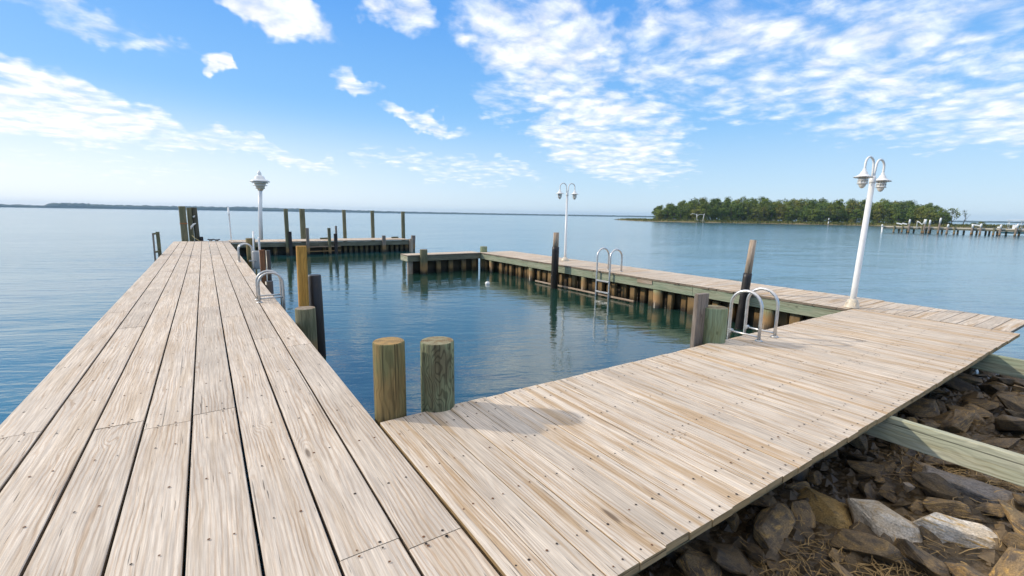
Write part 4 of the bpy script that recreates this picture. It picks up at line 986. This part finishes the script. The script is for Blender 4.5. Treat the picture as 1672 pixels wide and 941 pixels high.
bare_tree(77.5, 268, 7.0, 0.8, 'lone thin-leaved tree just clear of the island wood')
bare_tree(78.2, 270, 6.8, 0.12, 'nearly bare tree standing outermost from the island wood')
for k, (a, rr, s_, lab) in enumerate(((78.9, 275, 0.16, 'low dark bush past the bare trees on the island marsh'), (79.35, 280, 0.2, 'second, slightly taller dark bush at the open end of the island marsh'))):
    p = azv(a)*rr; copy_thing(protos[3], (p.x, p.y, -0.5), lab, 1.0+k, (s_*2.2, s_*2.2, s_), 'dark bushes on the island marsh').name = 'bush'
# reeds along the island
mb = MB()
for _ in range(9000):
    a = rt.uniform(46.2, 92); q_ = abs(rt.gauss(0, 9))+2.5
    wdt = interp([(45.9, 3), (47.5, 14), (50, 40), (56, 95), (100, 95)], a)
    if q_ > wdt-2: continue
    p = azv(a)*(interp(SHORE, a)+q_); z = isl_z(a, q_); h_ = rt.uniform(0.35, 0.95); w_ = rt.uniform(0.12, 0.35); an = rt.uniform(0, 3.14); ln_ = rt.uniform(-.25, .25)
    dx_, dy_ = math.cos(an)*w_, math.sin(an)*w_
    mb.face([mb.vert((p.x-dx_, p.y-dy_, z-.1)), mb.vert((p.x+dx_, p.y+dy_, z-.1)), mb.vert((p.x+dx_*.3+ln_, p.y+dy_*.3, z+h_))], tone=rt.random())
tag(mb.build('marsh_grass', MAT['reed']), 'yellow-green marsh grass fringing the island', 'marsh grass', kind='stuff')
# small white structures on the island
p = azv(55.9)*246.5; e = empty('boat_hoist', (p.x, p.y, -0.1), 'white boat hoist with slanted posts on the island shore before the wood', 'boat hoist')
sx = Vector((math.cos(R_(55.9)), -math.sin(R_(55.9)), 0))
P_ = lambda s_, z: p+sx*s_+Vector((0, 0, z))
MB().tube([P_(-1.0, -0.3), P_(-1.3, 3.4)], 0.13, 8).build('mast', MAT['white'], e)
MB().tube([P_(1.6, -0.3), P_(2.1, 3.6)], 0.13, 8).build('mast', MAT['white'], e)
MB().tube([P_(-1.3, 3.1), P_(-3.2, 3.6), P_(-4.2, 3.1)], 0.09, 8).build('boom', MAT['white'], e)
MB().tube([P_(-1.2, 2.6), P_(0.4, 3.3), P_(1.9, 3.0)], 0.08, 8).build('crossbar', MAT['white'], e)
MB().beam(P_(-2, -0.0), P_(2.4, -0.0), 1.2, 0.25).build('cradle', MAT['white'], e)
p = azv(68.3)*258; e = empty('marker_post', (p.x, p.y, -0.3), 'black and white banded marker post at the edge of the island marsh', 'marker')
MB().tube([p+Vector((0, 0, -.4)), p+Vector((0, 0, 0.8))], 0.22, 10).build('lower_band', MAT['white'], e)
MB().tube([p+Vector((0, 0, .8)), p+Vector((0, 0, 1.5))], 0.22, 10).build('dark_band', MAT['sleeve'], e)
MB().tube([p+Vector((0, 0, 1.5)), p+Vector((0, 0, 2.1)), p+Vector((0, 0, 2.4))], [0.22, 0.22, 0.05], 10).build('cap', MAT['white'], e)

# ------------------------------------------------------------------ distant pier
DARKP = MAT['olive_beam']
pl = lambda y, o_=0.0: Vector((116.3+(36-y)*0.10+o_, y, 0))
pier = empty('pier', tuple(pl(30)), 'long low pier on dark paired piles in front of the island', 'pier')
ZD = WATER+1.15
mb = MB(); mb.beam(pl(36.2, .7)+Vector((0, 0, ZD)), pl(-14, .7)+Vector((0, 0, ZD)), 1.5, 0.2, seed=1); mb.build('deck', MAT['cream'], pier)
mb = MB()
for o_ in (0.05, 1.3): mb.beam(pl(36.1, o_)+Vector((0, 0, ZD-0.24)), pl(-14, o_)+Vector((0, 0, ZD-0.24)), 0.1, 0.3, seed=2)
mb.build('stringer', DARKP, pier)
def pxy(px): return 36.0-(px-1414)*(36.0-17.5)/(1660-1414)
for px, o_ in [(1436, 0), (1443, 1), (1453, 0), (1459, 1.3), (1467, 0), (1473, 1.2), (1493, 0), (1498, 1), (1505, 1.4), (1524, 0), (1529, .9), (1537, 1.3), (1554, 0), (1559, .6), (1568, 1.3), (1586, 0), (1592, .7), (1606, 1.3), (1612, 1.4), (1622, 0), (1627, .6), (1640, 1.3), (1657, 0), (1662, .6), (1690, 0), (1696, 1), (1725, 0), (1731, 1), (1760, 0), (1790, 0.5)]:
    q_ = pl(pxy(px), o_-0.1)
    MB().tube([q_+Vector((0, 0, -2.2)), q_+Vector((0, 0, ZD+rnd.uniform(0.12, 0.38)))], 0.15, 8, seed=px % 7).build('pile', MAT['pile_olive'], pier)
LP = 'tall white-capped piles along the distant pier'
for px, top, lean, lab in ((1412, 1.6, -0.06, 'white pile standing alone off the outer end of the distant pier'), (1467, 2.7, 0, None), (1497, 2.75, .05, None), (1507, 2.65, 0, None), (1525, 3.05, 0.04, None), (1541, 1.9, .05, None), (1585, 1.95, 0.05, None), (1600, 2.1, 0, None), (1633, 2.0, 0, None), (1657, 2.2, 0.1, None)):
    q_ = pl(pxy(px), -0.35); e = empty('mooring_pile', (q_.x, q_.y, WATER), lab or 'tall pile with a white cap rising beside the distant pier', 'piling', LP)
    B = lambda z: q_+Vector((0, -lean*(z-WATER), z))
    MB().tube([B(-2.2), B(WATER+top*0.66)], 0.15, 8, seed=px % 5).build('shaft', MAT['white'] if px == 1412 else MAT['pile_grey'], e)
    MB().tube([B(WATER+top*0.66), B(WATER+top-.12), B(WATER+top)], [0.152, 0.152, 0.03], 10).build('cap', MAT['white'], e)
q_ = pl(pxy(1483), -0.3)
tag(MB().tube([q_+Vector((0, 0, ZD-.2)), q_+Vector((0, .1, ZD+1.2)), q_+Vector((0, -.25, ZD+1.0)), q_+Vector((0, -.7, ZD+0.55)), q_+Vector((0, -.95, ZD+.9)), q_+Vector((0, -1.0, ZD+1.6))], 0.09, 8).build('davit', MAT['white']), 'curved white davit standing on the distant pier', 'davit')
for px0, px1, lab in ((1440, 1452, 'white boat-lift beam at the outer end of the distant pier'), (1452, 1462, 'second white boat-lift beam, beside the first on the distant pier'), (1583, 1598, 'white boat-lift beam resting on the piles past the bushes')):
    a_, b_ = pl(pxy(px0), -0.2), pl(pxy(px1), -0.2)
    tag(MB().beam(a_+Vector((0, 0, ZD+0.75)), b_+Vector((0, 0, ZD+0.55)), 0.3, 0.22).build('lift_beam', MAT['white']), lab, 'boat lift', 'boat-lift beams on the distant pier')
# white boat behind the pier
bo = Vector((128.0, 18.5, WATER+0.25)); e = empty('motor_boat', tuple(bo), 'white motor boat with a flat canopy moored behind the distant pier', 'boat')
mb = MB(); secs = []
for t, wd_, kl, sh_ in ((0, 0.9, 0.0, 0.85), (0.3, 1.05, 0.0, 0.85), (0.6, 1.0, 0.05, 0.95), (0.85, 0.6, 0.25, 1.1), (1.0, 0.05, 0.7, 1.25)):
    y = 2.8-5.8*t; secs.append([bo+Vector((x, y, z)) for x, z in ((-wd_, sh_), (-wd_*0.9, 0.35+kl*.6), (0, kl), (wd_*0.9, 0.35+kl*.6), (wd_, sh_), (wd_*0.85, sh_-0.1), (0, sh_-.15), (-wd_*0.85, sh_-.1))])
ids = mb.loft(secs, [0, 1, 2, 3, 4], list(range(9)), smooth=False); mb.face(ids[0])
mb.build('hull', MAT['white'], e)
mb = MB(); mb.beam(bo+Vector((0, 2.0, 2.55)), bo+Vector((0, -0.3, 2.6)), 1.6, 0.09, ch=.03); mb.build('canopy', MAT['white'], e)
mb = MB()
for x in (-.6, .6):
    for y in (1.8, 0.1): mb.tube([bo+Vector((x, y, 0.7)), bo+Vector((x*.9, y, 2.55))], 0.035, 6)
mb.build('canopy_frame', MAT['alu'], e)
MB().beam(bo+Vector((0, .9, 0.7)), bo+Vector((0, .9, 1.7)), 0.7, 0.6, up=(0, 1, 0)).build('console', MAT['white'], e)
MB().beam(bo+Vector((0, 3.0, 0.2)), bo+Vector((0, 3.0, 1.3)), 0.35, 0.45, up=(0, 1, 0), ch=.08).build('outboard_motor', MAT['white'], e)

# ------------------------------------------------------------------ far shore
HT = [(-70, 16), (-30, 14), (-14.2, 11), (-11.6, 9), (-11.3, 17), (-9.6, 21), (-7.6, 16), (-3.5, 15), (1.8, 16), (3.2, 20), (6, 16), (18.7, 10), (30, 8), (43, 7), (47, 7), (60, 6), (95, 6)]
mb = MB(); ids = []
A = [-70+0.11*i for i in range(1500)]
for a in A:
    R0 = 3000+120*noise.noise((a*0.15, 0, 0)); h_ = 1.25*interp(HT, a)
    row = []
    for ro, k in ((0, 0), (6, 0.55), (25, 0.9), (70, 1.0), (130, 1.05), (220, 0.9), (260, 0)):
        q_ = azv(a)*(R0+ro)
        row.append(mb.vert((q_.x, q_.y, WATER-0.3+h_*k*(1+0.22*noise.noise((a*2.3, ro*.02, 1))+0.16*noise.noise((a*7.5, ro*.05, 4))))))
    ids.append(row)
for i in range(len(A)-1):
    for j in range(6): mb.face([ids[i][j], ids[i+1][j], ids[i+1][j+1], ids[i][j+1]])
MAT['farwood'] = plain('far_wood_green', (0.03, 0.045, 0.02), 0.9, 0, 0.4, 0.03)
tag(mb.build('far_wood', MAT['farwood']), 'blue hazy line of woods on the far shore of the bay', 'far shore', kind='stuff')

# ------------------------------------------------------------------ haze
def add_haze(dens, col):
    mb = MB(); S = 3900; z0, z1 = -5.0, 36.0
    c = [mb.vert((x, y, z)) for z in (z0, z1) for x, y in ((-S, -S), (S, -S), (S, S), (-S, S))]
    for fc in ((0, 3, 2, 1), (4, 5, 6, 7), (0, 1, 5, 4), (1, 2, 6, 5), (2, 3, 7, 6), (3, 0, 4, 7)): mb.face([c[i] for i in fc])
    m = bpy.data.materials.new('air'); m.use_nodes = True; nt = m.node_tree; nt.nodes.clear()
    out = nt.nodes.new('ShaderNodeOutputMaterial'); v = nt.nodes.new('ShaderNodeVolumePrincipled')
    v.inputs['Density'].default_value = dens; v.inputs['Color'].default_value = (*col, 1); v.inputs['Anisotropy'].default_value = 0.0
    nt.links.new(v.outputs[0], out.inputs['Volume'])
    o = mb.build('haze', m); tag(o, 'thin blue haze over the bay', 'haze', kind='stuff')
add_haze(1.6e-4, (0.42, 0.66, 0.92))
